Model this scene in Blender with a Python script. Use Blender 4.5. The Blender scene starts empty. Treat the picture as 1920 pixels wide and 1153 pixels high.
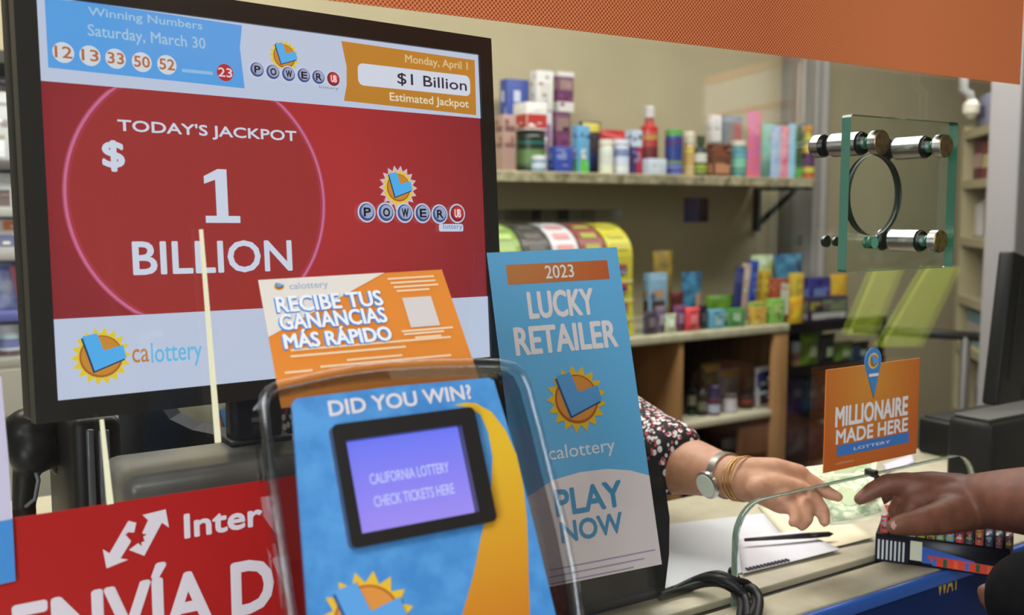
import bpy, bmesh, math, random
from mathutils import Vector as V, Matrix
from mathutils.geometry import tessellate_polygon
random.seed(7)
SC = bpy.context.scene
COL = SC.collection

# ------------------------------------------------------------------ camera
FPX = 1867.0
YAW, PITCH = math.radians(33.0), math.radians(5.54)
CAM = V((0.0, -0.8, 1.44))
FW = V((math.sin(YAW) * math.cos(PITCH), math.cos(YAW) * math.cos(PITCH), -math.sin(PITCH)))
RT = V((math.cos(YAW), -math.sin(YAW), 0.0))
UP = RT.cross(FW)
cd = bpy.data.cameras.new('camera')
cam = bpy.data.objects.new('camera', cd)
COL.objects.link(cam)
cd.sensor_width = 36.0
cd.lens = FPX * 36.0 / 1920.0
cd.clip_start = 0.02
cam.matrix_world = Matrix(((RT.x, UP.x, -FW.x, CAM.x), (RT.y, UP.y, -FW.y, CAM.y), (RT.z, UP.z, -FW.z, CAM.z), (0, 0, 0, 1)))
cd.dof.use_dof = True
cd.dof.focus_distance = 0.98
cd.dof.aperture_fstop = 5.6
SC.camera = cam

# ------------------------------------------------------------------ world, lamps, exposure
w = bpy.data.worlds.new('world')
SC.world = w
w.use_nodes = True
w.node_tree.nodes['Background'].inputs[0].default_value = (0.8, 0.9, 1.0, 1)
w.node_tree.nodes['Background'].inputs[1].default_value = 0.3
SC.view_settings.view_transform = 'Standard'
SC.view_settings.look = 'None'
SC.view_settings.exposure = 0.0
SC.view_settings.gamma = 1.0
SC.view_settings.use_curve_mapping = False


def area(name, loc, to, sx, sy, watt, col=(1, 1, 1)):
    ld = bpy.data.lights.new(name, 'AREA')
    ld.shape = 'RECTANGLE'
    ld.size, ld.size_y, ld.energy, ld.color = sx, sy, watt, col
    o = bpy.data.objects.new(name, ld)
    COL.objects.link(o)
    o.location = loc
    o.rotation_euler = (V(to) - V(loc)).to_track_quat('-Z', 'Y').to_euler()
    return o


L_STAFF = area('staff_ceiling_light', (1.6, 1.05, 2.76), (1.6, 1.05, 0), 2.4, 0.5, 60, (1.0, 0.97, 0.93))
L_STAFF2 = area('back_ceiling_light', (0.2, 1.3, 2.76), (0.2, 1.3, 0), 1.2, 0.5, 40, (1.0, 0.97, 0.93))
L_STAFF3 = area('side_fill_light', (3.5, 0.9, 2.76), (3.5, 0.9, 0), 1.2, 0.5, 26, (1.0, 0.97, 0.93))  # fill lamp added to lift the right part and the shelf shadow
L_CUST = area('shop_ceiling_light', (-0.5, -1.5, 2.76), (-0.5, -1.5, 0), 1.6, 0.9, 30, (1.0, 0.98, 0.95))
L_FILL = area('shop_fill_light', (-2.3, -2.2, 1.7), (0.9, 0.1, 1.2), 1.4, 1.8, 86, (0.86, 0.94, 1.0))  # unseen bluish fill added from the left behind the camera, no window built


ld = bpy.data.lights.new('added_reflection_spot', 'SPOT')  # unseen spots added to brighten the vest and poster mirrored in the glass
ld.energy, ld.spot_size, ld.spot_blend, ld.shadow_soft_size = 420, math.radians(50), 0.5, 0.08
for a_, b_, e_, s_ in (((1.95, -0.40, 2.7), (2.5, -1.2, 1.4), 620, 40), ((1.2, -2.3, 2.7), (2.6, -1.9, 1.75), 260, 34)):
    ld = ld.copy()
    ld.energy, ld.spot_size = e_, math.radians(s_)
    o = bpy.data.objects.new('added_reflection_spot', ld)
    COL.objects.link(o)
    o.location = a_
    o.rotation_euler = (V(b_) - V(a_)).to_track_quat('-Z', 'Y').to_euler()


# ------------------------------------------------------------------ rays and planes of the place
def ray(x, y):
    return FW + RT * ((x - 960.0) / FPX) - UP * ((y - 576.5) / FPX)


def on(x, y, ax, v):                       # the point seen at (x, y) that lies in the plane axis = v
    r = ray(x, y)
    return CAM + r * ((v - CAM[ax]) / r[ax])


def dep(x, y, d):
    return CAM + ray(x, y) * d


# ------------------------------------------------------------------ materials
def lin(c):
    return tuple(((k / 255.0) / 12.92 if k / 255.0 <= 0.04045 else ((k / 255.0 + 0.055) / 1.055) ** 2.4) for k in c)


MATS = {}


def mat(c, rough=0.5, metal=0.0, emit=None, spec=0.5, coat=0.0, trans=0.0, alpha=1.0, tag=''):
    if max(c) < 48 and spec == 0.5 and emit is None:
        spec = 0.22
    key = (tuple(c), rough, metal, emit, spec, coat, trans, alpha, tag)
    if key in MATS:
        return MATS[key]
    m = bpy.data.materials.new('surface_%d' % len(MATS))
    m.use_nodes = True
    b = m.node_tree.nodes['Principled BSDF']
    col = lin(c) + (1,)
    b.inputs['Roughness'].default_value = rough
    b.inputs['Metallic'].default_value = metal
    b.inputs['Specular IOR Level'].default_value = spec
    b.inputs['Coat Weight'].default_value = coat
    b.inputs['Transmission Weight'].default_value = trans
    b.inputs['Alpha'].default_value = alpha
    if emit is not None:
        b.inputs['Base Color'].default_value = (0.01, 0.01, 0.012, 1)
        b.inputs['Emission Color'].default_value = col
        b.inputs['Emission Strength'].default_value = emit
    else:
        b.inputs['Base Color'].default_value = col
    m.diffuse_color = col
    MATS[key] = m
    return m


def nodes(m):
    nt = m.node_tree
    return nt, nt.nodes, nt.nodes['Principled BSDF']


def noisy(c1, c2, scale=8, rough=0.6, detail=4, stretch=(1, 1, 1), bump=0.0, lo=0.35, hi=0.65):
    m = bpy.data.materials.new('mottled')
    m.use_nodes = True
    nt, N, b = nodes(m)
    tc = N.new('ShaderNodeTexCoord')
    mp = N.new('ShaderNodeMapping')
    mp.inputs['Scale'].default_value = stretch
    nz = N.new('ShaderNodeTexNoise')
    nz.inputs['Scale'].default_value = scale
    nz.inputs['Detail'].default_value = detail
    cr = N.new('ShaderNodeValToRGB')
    cr.color_ramp.elements[0].position = lo
    cr.color_ramp.elements[1].position = hi
    cr.color_ramp.elements[0].color = lin(c1) + (1,)
    cr.color_ramp.elements[1].color = lin(c2) + (1,)
    nt.links.new(tc.outputs['Object'], mp.inputs[0])
    nt.links.new(mp.outputs[0], nz.inputs['Vector'])
    nt.links.new(nz.outputs['Fac'], cr.inputs[0])
    nt.links.new(cr.outputs[0], b.inputs['Base Color'])
    b.inputs['Roughness'].default_value = rough
    if bump:
        bp = N.new('ShaderNodeBump')
        bp.inputs['Strength'].default_value = bump
        bp.inputs['Distance'].default_value = 0.002
        nt.links.new(nz.outputs['Fac'], bp.inputs['Height'])
        nt.links.new(bp.outputs[0], b.inputs['Normal'])
    return m


def clear(tint=(1, 1, 1), ior=1.45, rough=0.0, strength=1.0, tag=''):
    """clear sheet glass or acrylic: what is behind shows through, the surface mirrors by Fresnel"""
    m = bpy.data.materials.new('clear_sheet' + tag)
    m.use_nodes = True
    nt = m.node_tree
    N = nt.nodes
    N.clear()
    out = N.new('ShaderNodeOutputMaterial')
    tr = N.new('ShaderNodeBsdfTransparent')
    tr.inputs[0].default_value = tint + (1,)
    gl = N.new('ShaderNodeBsdfGlossy')
    gl.inputs['Roughness'].default_value = rough
    fr = N.new('ShaderNodeFresnel')
    ge = N.new('ShaderNodeNewGeometry')
    im = N.new('ShaderNodeMix')
    im.data_type = 'FLOAT'
    im.inputs[2].default_value = ior
    im.inputs[3].default_value = 1.0 / ior
    nt.links.new(ge.outputs['Backfacing'], im.inputs[0])
    nt.links.new(im.outputs[0], fr.inputs['IOR'])
    mx = N.new('ShaderNodeMixShader')
    mu = N.new('ShaderNodeMath')
    mu.operation = 'MULTIPLY'
    mu.inputs[1].default_value = strength
    nt.links.new(fr.outputs[0], mu.inputs[0])
    nt.links.new(mu.outputs[0], mx.inputs[0])
    nt.links.new(tr.outputs[0], mx.inputs[1])
    nt.links.new(gl.outputs[0], mx.inputs[2])
    nt.links.new(mx.outputs[0], out.inputs[0])
    return m


# ------------------------------------------------------------------ objects
ORG = {}


def thing(name, label, cat, loc, group=None):
    o = bpy.data.objects.new(name, None)
    o.empty_display_size = 0.05
    COL.objects.link(o)
    o.location = loc
    tag(o, label, cat, group)
    ORG[o] = V(loc)
    return o


def tag(o, label=None, cat=None, group=None, kind=None):
    if label:
        o['label'] = label
    if cat:
        o['category'] = cat
    if group:
        o['group'] = group
    if kind:
        o['kind'] = kind
    return o


def icos(sub=2):
    bm = bmesh.new()
    bmesh.ops.create_icosphere(bm, subdivisions=sub, radius=1.0)
    v = [x.co.copy() for x in bm.verts]
    bm.free()
    return v


ICO = icos(3)


class MB:
    def __init__(s):
        s.v, s.f, s.m, s.sm = [], [], [], []
        s.mats = []

    def mi(s, m):
        if m not in s.mats:
            s.mats.append(m)
        return s.mats.index(m)

    def add(s, vs, fs, m, smooth=False):
        b = len(s.v)
        s.v += [V(x) for x in vs]
        k = s.mi(m)
        for f in fs:
            s.f.append([b + i for i in f])
            s.m.append(k)
            s.sm.append(smooth)
        return s

    def bm(s, bm, m, smooth=False):
        bm.verts.index_update()
        s.add([v.co.copy() for v in bm.verts], [[v.index for v in f.verts] for f in bm.faces], m, smooth)
        bm.free()
        return s

    def box(s, lo, hi, m, bev=0.0, seg=2, axes=None, o=None):
        lo, hi = V(lo), V(hi)
        bm = bmesh.new()
        bmesh.ops.create_cube(bm, size=1.0)
        c, d = (lo + hi) / 2, hi - lo
        for v in bm.verts:
            v.co = V((c.x + v.co.x * d.x, c.y + v.co.y * d.y, c.z + v.co.z * d.z))
        if bev:
            bmesh.ops.bevel(bm, geom=bm.edges[:], offset=bev, segments=seg, profile=0.5, affect='EDGES')
        if axes:
            for v in bm.verts:
                v.co = V(o) + axes[0] * v.co.x + axes[1] * v.co.y + axes[2] * v.co.z
        return s.bm(bm, m, bev > 0)

    def sheet(s, loops, fn, m, me=None):
        """a flat sheet with holes: loops of 2-D points, fn(u, v, k) -> point, k = 0 front, 1 back"""
        tri = tessellate_polygon([[V((p[0], p[1], 0)) for p in l] for l in loops])
        flat = [p for l in loops for p in l]
        n = len(flat)
        fr = [fn(p[0], p[1], 0) for p in flat]
        bk = [fn(p[0], p[1], 1) for p in flat]
        b = len(s.v)
        s.v += [V(x) for x in fr + bk]
        k, ke = s.mi(m), (s.mi(me or m) if not isinstance(me, (list, tuple)) else 0)
        for t in tri:
            s.f.append([b + i for i in t]); s.m.append(k); s.sm.append(False)
            s.f.append([b + n + i for i in reversed(t)]); s.m.append(k); s.sm.append(False)
        i0 = 0
        for li, l in enumerate(loops):
            L = len(l)
            if isinstance(me, (list, tuple)):
                ke = s.mi(me[li])
            for i in range(L):
                a, c = i0 + i, i0 + (i + 1) % L
                s.f.append([b + a, b + c, b + n + c, b + n + a]); s.m.append(ke); s.sm.append(L > 12)
            i0 += L
        return s

    def tube(s, pts, r, m, n=10, closed=False, cap=True):
        pts = [V(p) for p in pts]
        rs = r if isinstance(r, (list, tuple)) else [r] * len(pts)
        N = len(pts)
        rings = []
        up = None
        for i, p in enumerate(pts):
            a = pts[(i - 1) % N] if (closed or i > 0) else p
            c = pts[(i + 1) % N] if (closed or i < N - 1) else p
            t = (c - a).normalized()
            if up is None:
                up = V((0, 0, 1)) if abs(t.z) < 0.9 else V((1, 0, 0))
            sd = t.cross(up).normalized()
            up = sd.cross(t).normalized()
            rings.append([p + (sd * math.cos(2 * math.pi * j / n) + up * math.sin(2 * math.pi * j / n)) * rs[i] for j in range(n)])
        vs = [x for rg in rings for x in rg]
        fs = []
        for i in range(N if closed else N - 1):
            for j in range(n):
                a, b2 = i * n, ((i + 1) % N) * n
                fs.append([a + j, a + (j + 1) % n, b2 + (j + 1) % n, b2 + j])
        if cap and not closed:
            fs.append(list(range(n - 1, -1, -1)))
            fs.append([(N - 1) * n + j for j in range(n)])
        return s.add(vs, fs, m, True)

    def lathe(s, prof, o, mats, n=20, axis=None):
        """prof: (radius, height); mats: one material or one per band"""
        o = V(o)
        if axis is None:
            X, Y, Z = V((1, 0, 0)), V((0, 1, 0)), V((0, 0, 1))
        else:
            Z = V(axis).normalized()
            X = Z.orthogonal().normalized()
            Y = Z.cross(X)
        vs = []
        for r, h in prof:
            for j in range(n):
                a = 2 * math.pi * j / n
                vs.append(o + X * (r * math.cos(a)) + Y * (r * math.sin(a)) + Z * h)
        for i in range(len(prof) - 1):
            m = mats[i] if isinstance(mats, (list, tuple)) else mats
            b = len(s.v)
            s.add(vs[i * n:(i + 2) * n], [[j, (j + 1) % n, n + (j + 1) % n, n + j] for j in range(n)], m, True)
        if prof[0][0] > 1e-6:
            s.add(vs[:n], [list(range(n - 1, -1, -1))], mats[0] if isinstance(mats, (list, tuple)) else mats)
        if prof[-1][0] > 1e-6:
            s.add(vs[-n:], [list(range(n))], mats[-1] if isinstance(mats, (list, tuple)) else mats)
        return s

    def build(s, name, parent=None, subsurf=0):
        if parent is not None:
            org = ORG[parent]
        else:
            lo = V((min(v.x for v in s.v), min(v.y for v in s.v), min(v.z for v in s.v)))
            hi = V((max(v.x for v in s.v), max(v.y for v in s.v), max(v.z for v in s.v)))
            org = V(((lo.x + hi.x) / 2, (lo.y + hi.y) / 2, lo.z))
        me = bpy.data.meshes.new(name)
        me.from_pydata([v - org for v in s.v], [], s.f)
        for m in s.mats:
            me.materials.append(m)
        for p, k, sm in zip(me.polygons, s.m, s.sm):
            p.material_index = k
            p.use_smooth = sm
        o = bpy.data.objects.new(name, me)
        COL.objects.link(o)
        if parent is not None:
            o.parent = parent
        else:
            o.location = org
        ORG[o] = org
        if subsurf:
            md = o.modifiers.new('smooth', 'SUBSURF')
            md.levels = md.render_levels = subsurf
        return o


def simple(name, mb, label, cat, group=None):
    return tag(mb.build(name), label, cat, group)


def struct(name, mb):
    return tag(mb.build(name), kind='structure')


def rr(w, h, r, n=6, x=0, y=0):
    """rounded rectangle outline, counter-clockwise, centred"""
    pts = []
    for cx, cy, a0 in ((w / 2 - r, h / 2 - r, 0), (-w / 2 + r, h / 2 - r, 90), (-w / 2 + r, -h / 2 + r, 180), (w / 2 - r, -h / 2 + r, 270)):
        for i in range(n + 1):
            a = math.radians(a0 + 90.0 * i / n)
            pts.append((x + cx + r * math.cos(a), y + cy + r * math.sin(a)))
    return pts


def circ(x, y, r, n=32, ry=None):
    return [(x + r * math.cos(2 * math.pi * i / n), y + (ry or r) * math.sin(2 * math.pi * i / n)) for i in range(n)]


# ------------------------------------------------------------------ lettering and flat print
GLY = {}


def glyphs(s, bold=0.0, spacing=1.0):
    k = (s, bold, spacing)
    if k not in GLY:
        cu = bpy.data.curves.new('lettering', 'FONT')
        cu.body = s
        cu.offset = bold
        cu.resolution_u = 3
        cu.space_character = spacing
        ob = bpy.data.objects.new('lettering', cu)
        me = bpy.data.meshes.new_from_object(ob)
        vs = [(v.co.x, v.co.y) for v in me.vertices]
        fs = [list(p.vertices) for p in me.polygons]
        bpy.data.objects.remove(ob)
        bpy.data.curves.remove(cu)
        bpy.data.meshes.remove(me)
        x0, x1 = min(v[0] for v in vs), max(v[0] for v in vs)
        y0, y1 = min(v[1] for v in vs), max(v[1] for v in vs)
        GLY[k] = ([((a - x0) / (x1 - x0), (b - y0) / (y1 - y0)) for a, b in vs], fs)
    return GLY[k]


class Art:
    """print on a flat face: o top-left corner, u to the right, v upwards (unit), n towards the viewer"""

    def __init__(s, o, u, v, step=0.00025):
        s.o, s.u, s.v = V(o), V(u).normalized(), V(v).normalized()
        s.n = s.u.cross(s.v).normalized()
        s.step = step
        s.b = MB()

    def uv(s, px):
        r = ray(*px)
        t = (s.o - CAM).dot(s.n) / r.dot(s.n)
        d = CAM + r * t - s.o
        return (d.dot(s.u), d.dot(s.v))

    def at(s, a, b, h=0.0):
        return s.o + s.u * a + s.v * b + s.n * h

    def poly(s, pts, m, layer=1, px=True):
        q = [s.uv(p) for p in pts] if px else pts
        tri = tessellate_polygon([[V((p[0], p[1], 0)) for p in q]])
        s.b.add([s.at(p[0], p[1], layer * s.step) for p in q], [list(t) for t in tri], m)

    def rect(s, tl, br, m, layer=1, px=True, r=0.0):
        a, b = (s.uv(tl), s.uv(br)) if px else (tl, br)
        if r:
            s.poly(rr(abs(b[0] - a[0]), abs(a[1] - b[1]), r, 5, (a[0] + b[0]) / 2, (a[1] + b[1]) / 2), m, layer, False)
        else:
            s.poly([(a[0], b[1]), (b[0], b[1]), (b[0], a[1]), (a[0], a[1])], m, layer, False)

    def disc(s, c, r, m, layer=1, px=True, n=28):
        c = s.uv(c) if px else c
        s.poly(circ(c[0], c[1], r, n), m, layer, False)

    def ring(s, c, r0, r1, m, layer=1, n=64, a0=0, a1=360, px=True, clip=None):
        c = s.uv(c) if px else c
        for i in range(n):
            t0, t1 = math.radians(a0 + (a1 - a0) * i / n), math.radians(a0 + (a1 - a0) * (i + 1) / n)
            q = [(c[0] + r * math.cos(t), c[1] + r * math.sin(t)) for r, t in ((r0, t0), (r1, t0), (r1, t1), (r0, t1))]
            if clip and any(p[1] > clip[0] or p[1] < clip[1] for p in q):
                continue
            s.poly(q, m, layer, False)

    def text(s, t, tl, br, m, layer=2, bold=0.0, px=True, spacing=1.0, slant=0.0):
        a, b = (s.uv(tl), s.uv(br)) if px else (tl, br)
        vs, fs = glyphs(t, 0.0, spacing)
        W, H = b[0] - a[0], a[1] - b[1]
        e = bold * H * .8
        W2_, H2_ = W - 2 * e, H - 2 * e
        if bold:
            sh = [(e + e * math.cos(k * math.pi / 4), e + e * math.sin(k * math.pi / 4)) for k in range(8)] + [(e, e)]
        else:
            sh = [(0, 0)]
        for k, (dx, dy) in enumerate(sh):
            s.b.add([s.at(a[0] + dx + x * W2_ + slant * y * H, b[1] + dy + y * H2_, layer * s.step + k * 2.2e-5) for x, y in vs], fs, m)

    def done(s, name, parent):
        o = s.b.build(name, parent)
        s.b = MB()
        return o


def sun_logo(a, c, R, M, layer=2, spikes=18, px=True, rot=0.0, edge=None):
    """yellow spiked sun, orange disc, blue slanted L with a dark edge"""
    c = a.uv(c) if px else c
    pts = []
    if edge:
        e = []
        for i in range(spikes * 2):
            r = R * 1.17 if i % 2 == 0 else R * 0.9
            t = math.pi * i / spikes + rot
            e.append((c[0] + r * math.cos(t), c[1] + r * math.sin(t)))
        a.poly(e, edge, layer - 1, False)
    for i in range(spikes * 2):
        r = R if i % 2 == 0 else R * 0.76
        t = math.pi * i / spikes + rot
        pts.append((c[0] + r * math.cos(t), c[1] + r * math.sin(t)))
    a.poly(pts, M['y'], layer, False)
    a.disc(c, R * 0.72, M['ring'], layer + 1, False)
    a.disc((c[0], c[1] + R * 0.02), R * 0.66, M['o'], layer + 2, False)

    def P(q):
        return [(c[0] + x * R, c[1] + y * R) for x, y in q]
    L = [(-0.60, 0.72), (-0.12, 0.80), (0.08, 0.19), (0.73, 0.34), (0.82, -0.11), (-0.25, -0.48)]
    a.poly(P([(x - 0.045, y - 0.07) for x, y in L]), M['dk'], layer + 3, False)
    a.poly(P(L), M['b'], layer + 4, False)


def letter_ball(a, c, r, ch, M, layer=3):
    c = a.uv(c)
    a.disc(c, r * 1.18, M['halo'], layer, False, 20)
    a.disc(c, r, M['rim'], layer + 1, False, 20)
    a.disc((c[0] + r * 0.08, c[1] + r * 0.1), r * 0.8, M['face'], layer + 2, False, 20)
    a.text(ch, (c[0] - r * 0.45, c[1] + r * 0.52), (c[0] + r * 0.5, c[1] - r * 0.5), M['k'], layer + 3, 0.05, False)


# ------------------------------------------------------------------ organic bodies: chains of balls, hulled, fused into one skin
def hull2(bm, a, ra, b, rb):
    vs = [bm.verts.new(V(a) + n * ra) for n in ICO] + [bm.verts.new(V(b) + n * rb) for n in ICO]
    r = bmesh.ops.convex_hull(bm, input=vs)
    dead = [g for g in r['geom_interior'] if isinstance(g, bmesh.types.BMVert)]
    dead += [g for g in r['geom_unused'] if isinstance(g, bmesh.types.BMVert)]
    bmesh.ops.delete(bm, geom=list(set(dead)), context='VERTS')


def organic(name, chains, m, parent, voxel=0.003, smooth=6, cut=None):
    bm = bmesh.new()
    for ch in chains:
        if len(ch) == 1:
            ch = [ch[0], ch[0]]
        for (p, r), (q, s) in zip(ch, ch[1:]):
            hull2(bm, p, r, q, s + (1e-5 if p == q else 0))
    me = bpy.data.meshes.new('tmp')
    org = ORG[parent]
    for v in bm.verts:
        v.co -= org
    bm.to_mesh(me)
    bm.free()
    ob = bpy.data.objects.new('tmp', me)
    COL.objects.link(ob)
    r = ob.modifiers.new('r', 'REMESH')
    r.mode = 'VOXEL'
    r.voxel_size = voxel
    s = ob.modifiers.new('s', 'SMOOTH')
    s.iterations = smooth
    s.factor = 0.5
    dg = bpy.context.evaluated_depsgraph_get()
    dg.update()
    me2 = bpy.data.meshes.new_from_object(ob.evaluated_get(dg))
    bpy.data.objects.remove(ob)
    bpy.data.meshes.remove(me)
    me2.name = name
    me2.materials.clear()
    me2.materials.append(m)
    for p in me2.polygons:
        p.use_smooth = True
    o = bpy.data.objects.new(name, me2)
    COL.objects.link(o)
    o.parent = parent
    ORG[o] = org
    return o
# ================================================================== the room
GF, GB = -0.026, -0.016                    # customer side and staff side of the glass partition
WALL = noisy((170, 160, 130), (176, 166, 136), 3, 0.85)
WALL2 = mat((112, 108, 102), 0.85)
X0, X1, Y0, Y1, ZC = -2.6, 5.2, -3.3, 2.3, 2.8
struct('floor', MB().box((X0, Y0, -0.1), (X1, Y1, 0), noisy((120, 112, 100), (138, 130, 116), 6, 0.5)))
struct('ceiling', MB().box((X0, Y0, ZC), (X1, Y1, ZC + 0.1), mat((205, 203, 196), 0.9)))
struct('wall_back', MB().box((X0 - .1, Y1, 0), (X1 + .1, Y1 + 0.1, ZC), WALL))
struct('wall_front', MB().box((X0 - .1, Y0 - .1, 0), (X1 + .1, Y0, ZC), WALL2))
struct('wall_left', MB().box((X0 - .1, Y0, 0), (X0, Y1, ZC), WALL2))
struct('wall_right', MB().box((X1, Y0, 0), (X1 + .1, Y1, ZC), WALL2))
# grey metal uprights on the staff side
GREYM = noisy((128, 126, 122), (150, 148, 144), 60, 0.45, stretch=(1, 1, 0.02))
a, b = dep(1512, 300, 4.3), dep(1557, 300, 4.3)
struct('trim_1', MB().box((a.x, 2.1, 0), (b.x, 2.3, ZC), GREYM, 0.01).box((a.x + .03, 2.09, 0), (a.x + .06, 2.11, ZC), mat((170, 168, 165), 0.4)))
q = dep(1880, 300, 3.0)
b = MB()
b.box((q.x, q.y - .05, 0), (q.x + 0.09, q.y + .05, ZC), mat((168, 164, 166), 0.5), 0.006)
b.box((q.x + .094, q.y - .09, 0), (q.x + 0.5, q.y + .02, ZC), mat((186, 185, 182), 0.5), 0.006)
struct('trim_2', b)

# ================================================================== counter
LAM = noisy((172, 164, 140), (182, 174, 150), 40, 0.5)
XL = on(1385, 1000, 1, GF).x               # opening: left edge, right edge, head
XR = on(1830, 858, 1, GF).x
ZH = on(1640, 891, 1, GF).z
ct = thing('service_counter', 'beige laminate service counter with a black channel slot and a blue front', 'counter', (0.9, 0.2, 0))
b = MB()
b.box((-1.2, -0.086, 0.962), (3.2, -0.031, 1.0), LAM, 0.002)
b.box((-1.2, -0.011, 0.962), (3.2, 0.315, 1.0), LAM, 0.002)
b.box((-1.2, 0.31, 0.962), (0.40, 0.86, 1.0), LAM, 0.002)
b.build('worktop', ct)
MB().box((-1.2, -0.031, 0.955), (3.2, -0.011, 0.992), mat((26, 24, 22), 0.5)).build('slot_channel', ct)
b = MB()
b.box((-1.2, -0.46, 0.962), (0.56, -0.0865, 1.0), LAM, 0.002)
b.box((-1.2, -0.45, 0.0), (0.55, -0.09, 0.962), mat((92, 88, 82), 0.7))
b.build('customer_ledge', ct)
BLUE = mat((22, 40, 86), 0.35)
b = MB()
b.box((0.56, -0.0925, 0.55), (3.2, -0.0865, 0.992), BLUE, 0.001)
b.build('front_panel', ct)
tagm = mat((52, 92, 168), 0.3)
MB().box((0.56, -0.096, 0.982), (3.2, -0.0868, 0.999), tagm, 0.003).build('edge_strip', ct)
MB().box((-1.2, -0.08, 0.0), (3.2, 0.30, 0.95), mat((70, 66, 60), 0.7)).build('cabinet_body', ct)
P0 = on(1770, 1085, 1, -0.093)
art = Art((P0.x, -0.0930, P0.z), (1, 0, 0), (0, 0, 1))
art.text('WAY', (1758, 1082), (1797, 1104), mat((196, 160, 40), 0.5), 1, 0.02)
art.done('lettering', ct)

# ================================================================== glass partition with its opening
PANE = clear((0.955, 0.965, 0.95), 1.5)
EDGE = mat((92, 112, 98), 0.15, spec=0.8, trans=0.25)
pane_edge = MB()
rc = 0.042


def arc(cx, cz, r, a0, a1, n=8):
    return [(cx + r * math.cos(math.radians(a0 + (a1 - a0) * i / n)), cz + r * math.sin(math.radians(a0 + (a1 - a0) * i / n))) for i in range(n + 1)]


out = [(-0.9, 0.985), (XL, 0.985)] + arc(XL + rc, ZH - rc, rc, 180, 90) + arc(XR - rc, ZH - rc, rc, 90, 0) + [(XR, 0.985), (2.4, 0.985), (2.4, 2.1), (-0.9, 2.1)]
hc = on(1637, 366, 1, (GF + GB) / 2)
hole = circ(hc.x, hc.z, 0.0485, 48)
b = MB().sheet([out, hole], lambda u, v, k: V((u, GB if k else GF, v)), PANE, [EDGE, mat((26, 38, 36), 0.35)])
win = struct('window_1', b)

# ---- bracket plate: a square of thick glass on steel standoffs in front of the speak hole
YP0, YP1 = -0.070, -0.082
c0, c1 = on(1596, 214, 1, YP1), on(1786, 501, 1, YP1)
sp = thing('speech_plate', 'square thick glass plate bolted over the round speaking hole in the partition', 'glass plate', ((c0.x + c1.x) / 2, -0.076, c1.z))
plate_edge = mat((44, 96, 74), 0.2, spec=0.5, tag='pe')
cx_, cz_ = (c0.x + c1.x) / 2, (c0.z + c1.z) / 2
PW, PH = abs(c1.x - c0.x), abs(c0.z - c1.z)
spts = [on(1628, 268, 1, -0.076), on(1748, 275, 1, -0.076), on(1738, 452, 1, -0.076), on(1632, 455, 1, -0.076)]
holes = [circ(p.x, p.z, 0.0065, 16) for p in spts]
b = MB().sheet([rr(PW, PH, 0.003, 2, cx_, cz_)] + holes, lambda u, v, k: V((u, YP0 if k else YP1, v)), clear((0.93, 0.97, 0.93), 1.5, tag='_thick'), plate_edge)
b.build('plate', sp)
STEEL = mat((158, 156, 154), 0.25, 1.0)
BRUSH = noisy((110, 92, 62), (150, 132, 96), 120, 0.35)
nodes(BRUSH)[2].inputs['Metallic'].default_value = 0.8
GASK = mat((22, 24, 24), 0.5)
for i, p in enumerate(spts[:3]):
    r = 0.0135
    b = MB()
    k_ = .0125 if i == 0 else .003
    b.lathe([(r * .96, 0.0), (r, 0.002), (r, k_)], (p.x, GB + k_ + .001, p.z), STEEL, 24, (0, -1, 0))
    b.lathe([(r * .9, 0), (r * .9, 0.0015)], (p.x, GB + 0.0012, p.z), GASK, 24, (0, -1, 0))
    b.lathe([(r * .9, 0), (r * .9, 0.003)], (p.x, GF - .0005, p.z), GASK, 24, (0, -1, 0))
    b.lathe([(r, 0), (r, 0.037)], (p.x, GF - 0.0036, p.z), STEEL, 24, (0, -1, 0))
    b.lathe([(r * .88, 0), (r * .88, 0.0035)], (p.x, YP0 + 0.0035, p.z), GASK, 24, (0, -1, 0))
    so = b.build('standoff', sp)
    b = MB()
    b.lathe([(r * .88, 0), (r * .88, 0.002)], (p.x, YP1, p.z), GASK, 24, (0, -1, 0))
    b.lathe([(r, 0.002), (r, 0.0115)], (p.x, YP1, p.z), STEEL, 24, (0, -1, 0))
    b.lathe([(r, 0.0), (r * .93, 0.0012)], (p.x, YP1 - 0.0115, p.z), BRUSH, 24, (0, -1, 0))
    ORG[so] = ORG[sp]
    b.build('cap', so)
p = spts[3]
b = MB()
b.lathe([(0.0055, 0), (0.0055, 0.003)], (p.x, GF - .0005, p.z), mat((60, 64, 60), 0.3, 0.8), 16, (0, -1, 0))
b.lathe([(0.007, 0), (0.007, 0.004)], (p.x, GB + .004, p.z), mat((60, 64, 60), 0.3, 0.8), 16, (0, -1, 0))
b.build('bolt', sp)
b = MB()
b.lathe([(0.0064, 0.0), (0.0064, 0.012)], (p.x, YP0, p.z), mat((96, 158, 138), 0.2), 16, (0, -1, 0))
b.build('plug', sp)

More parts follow.
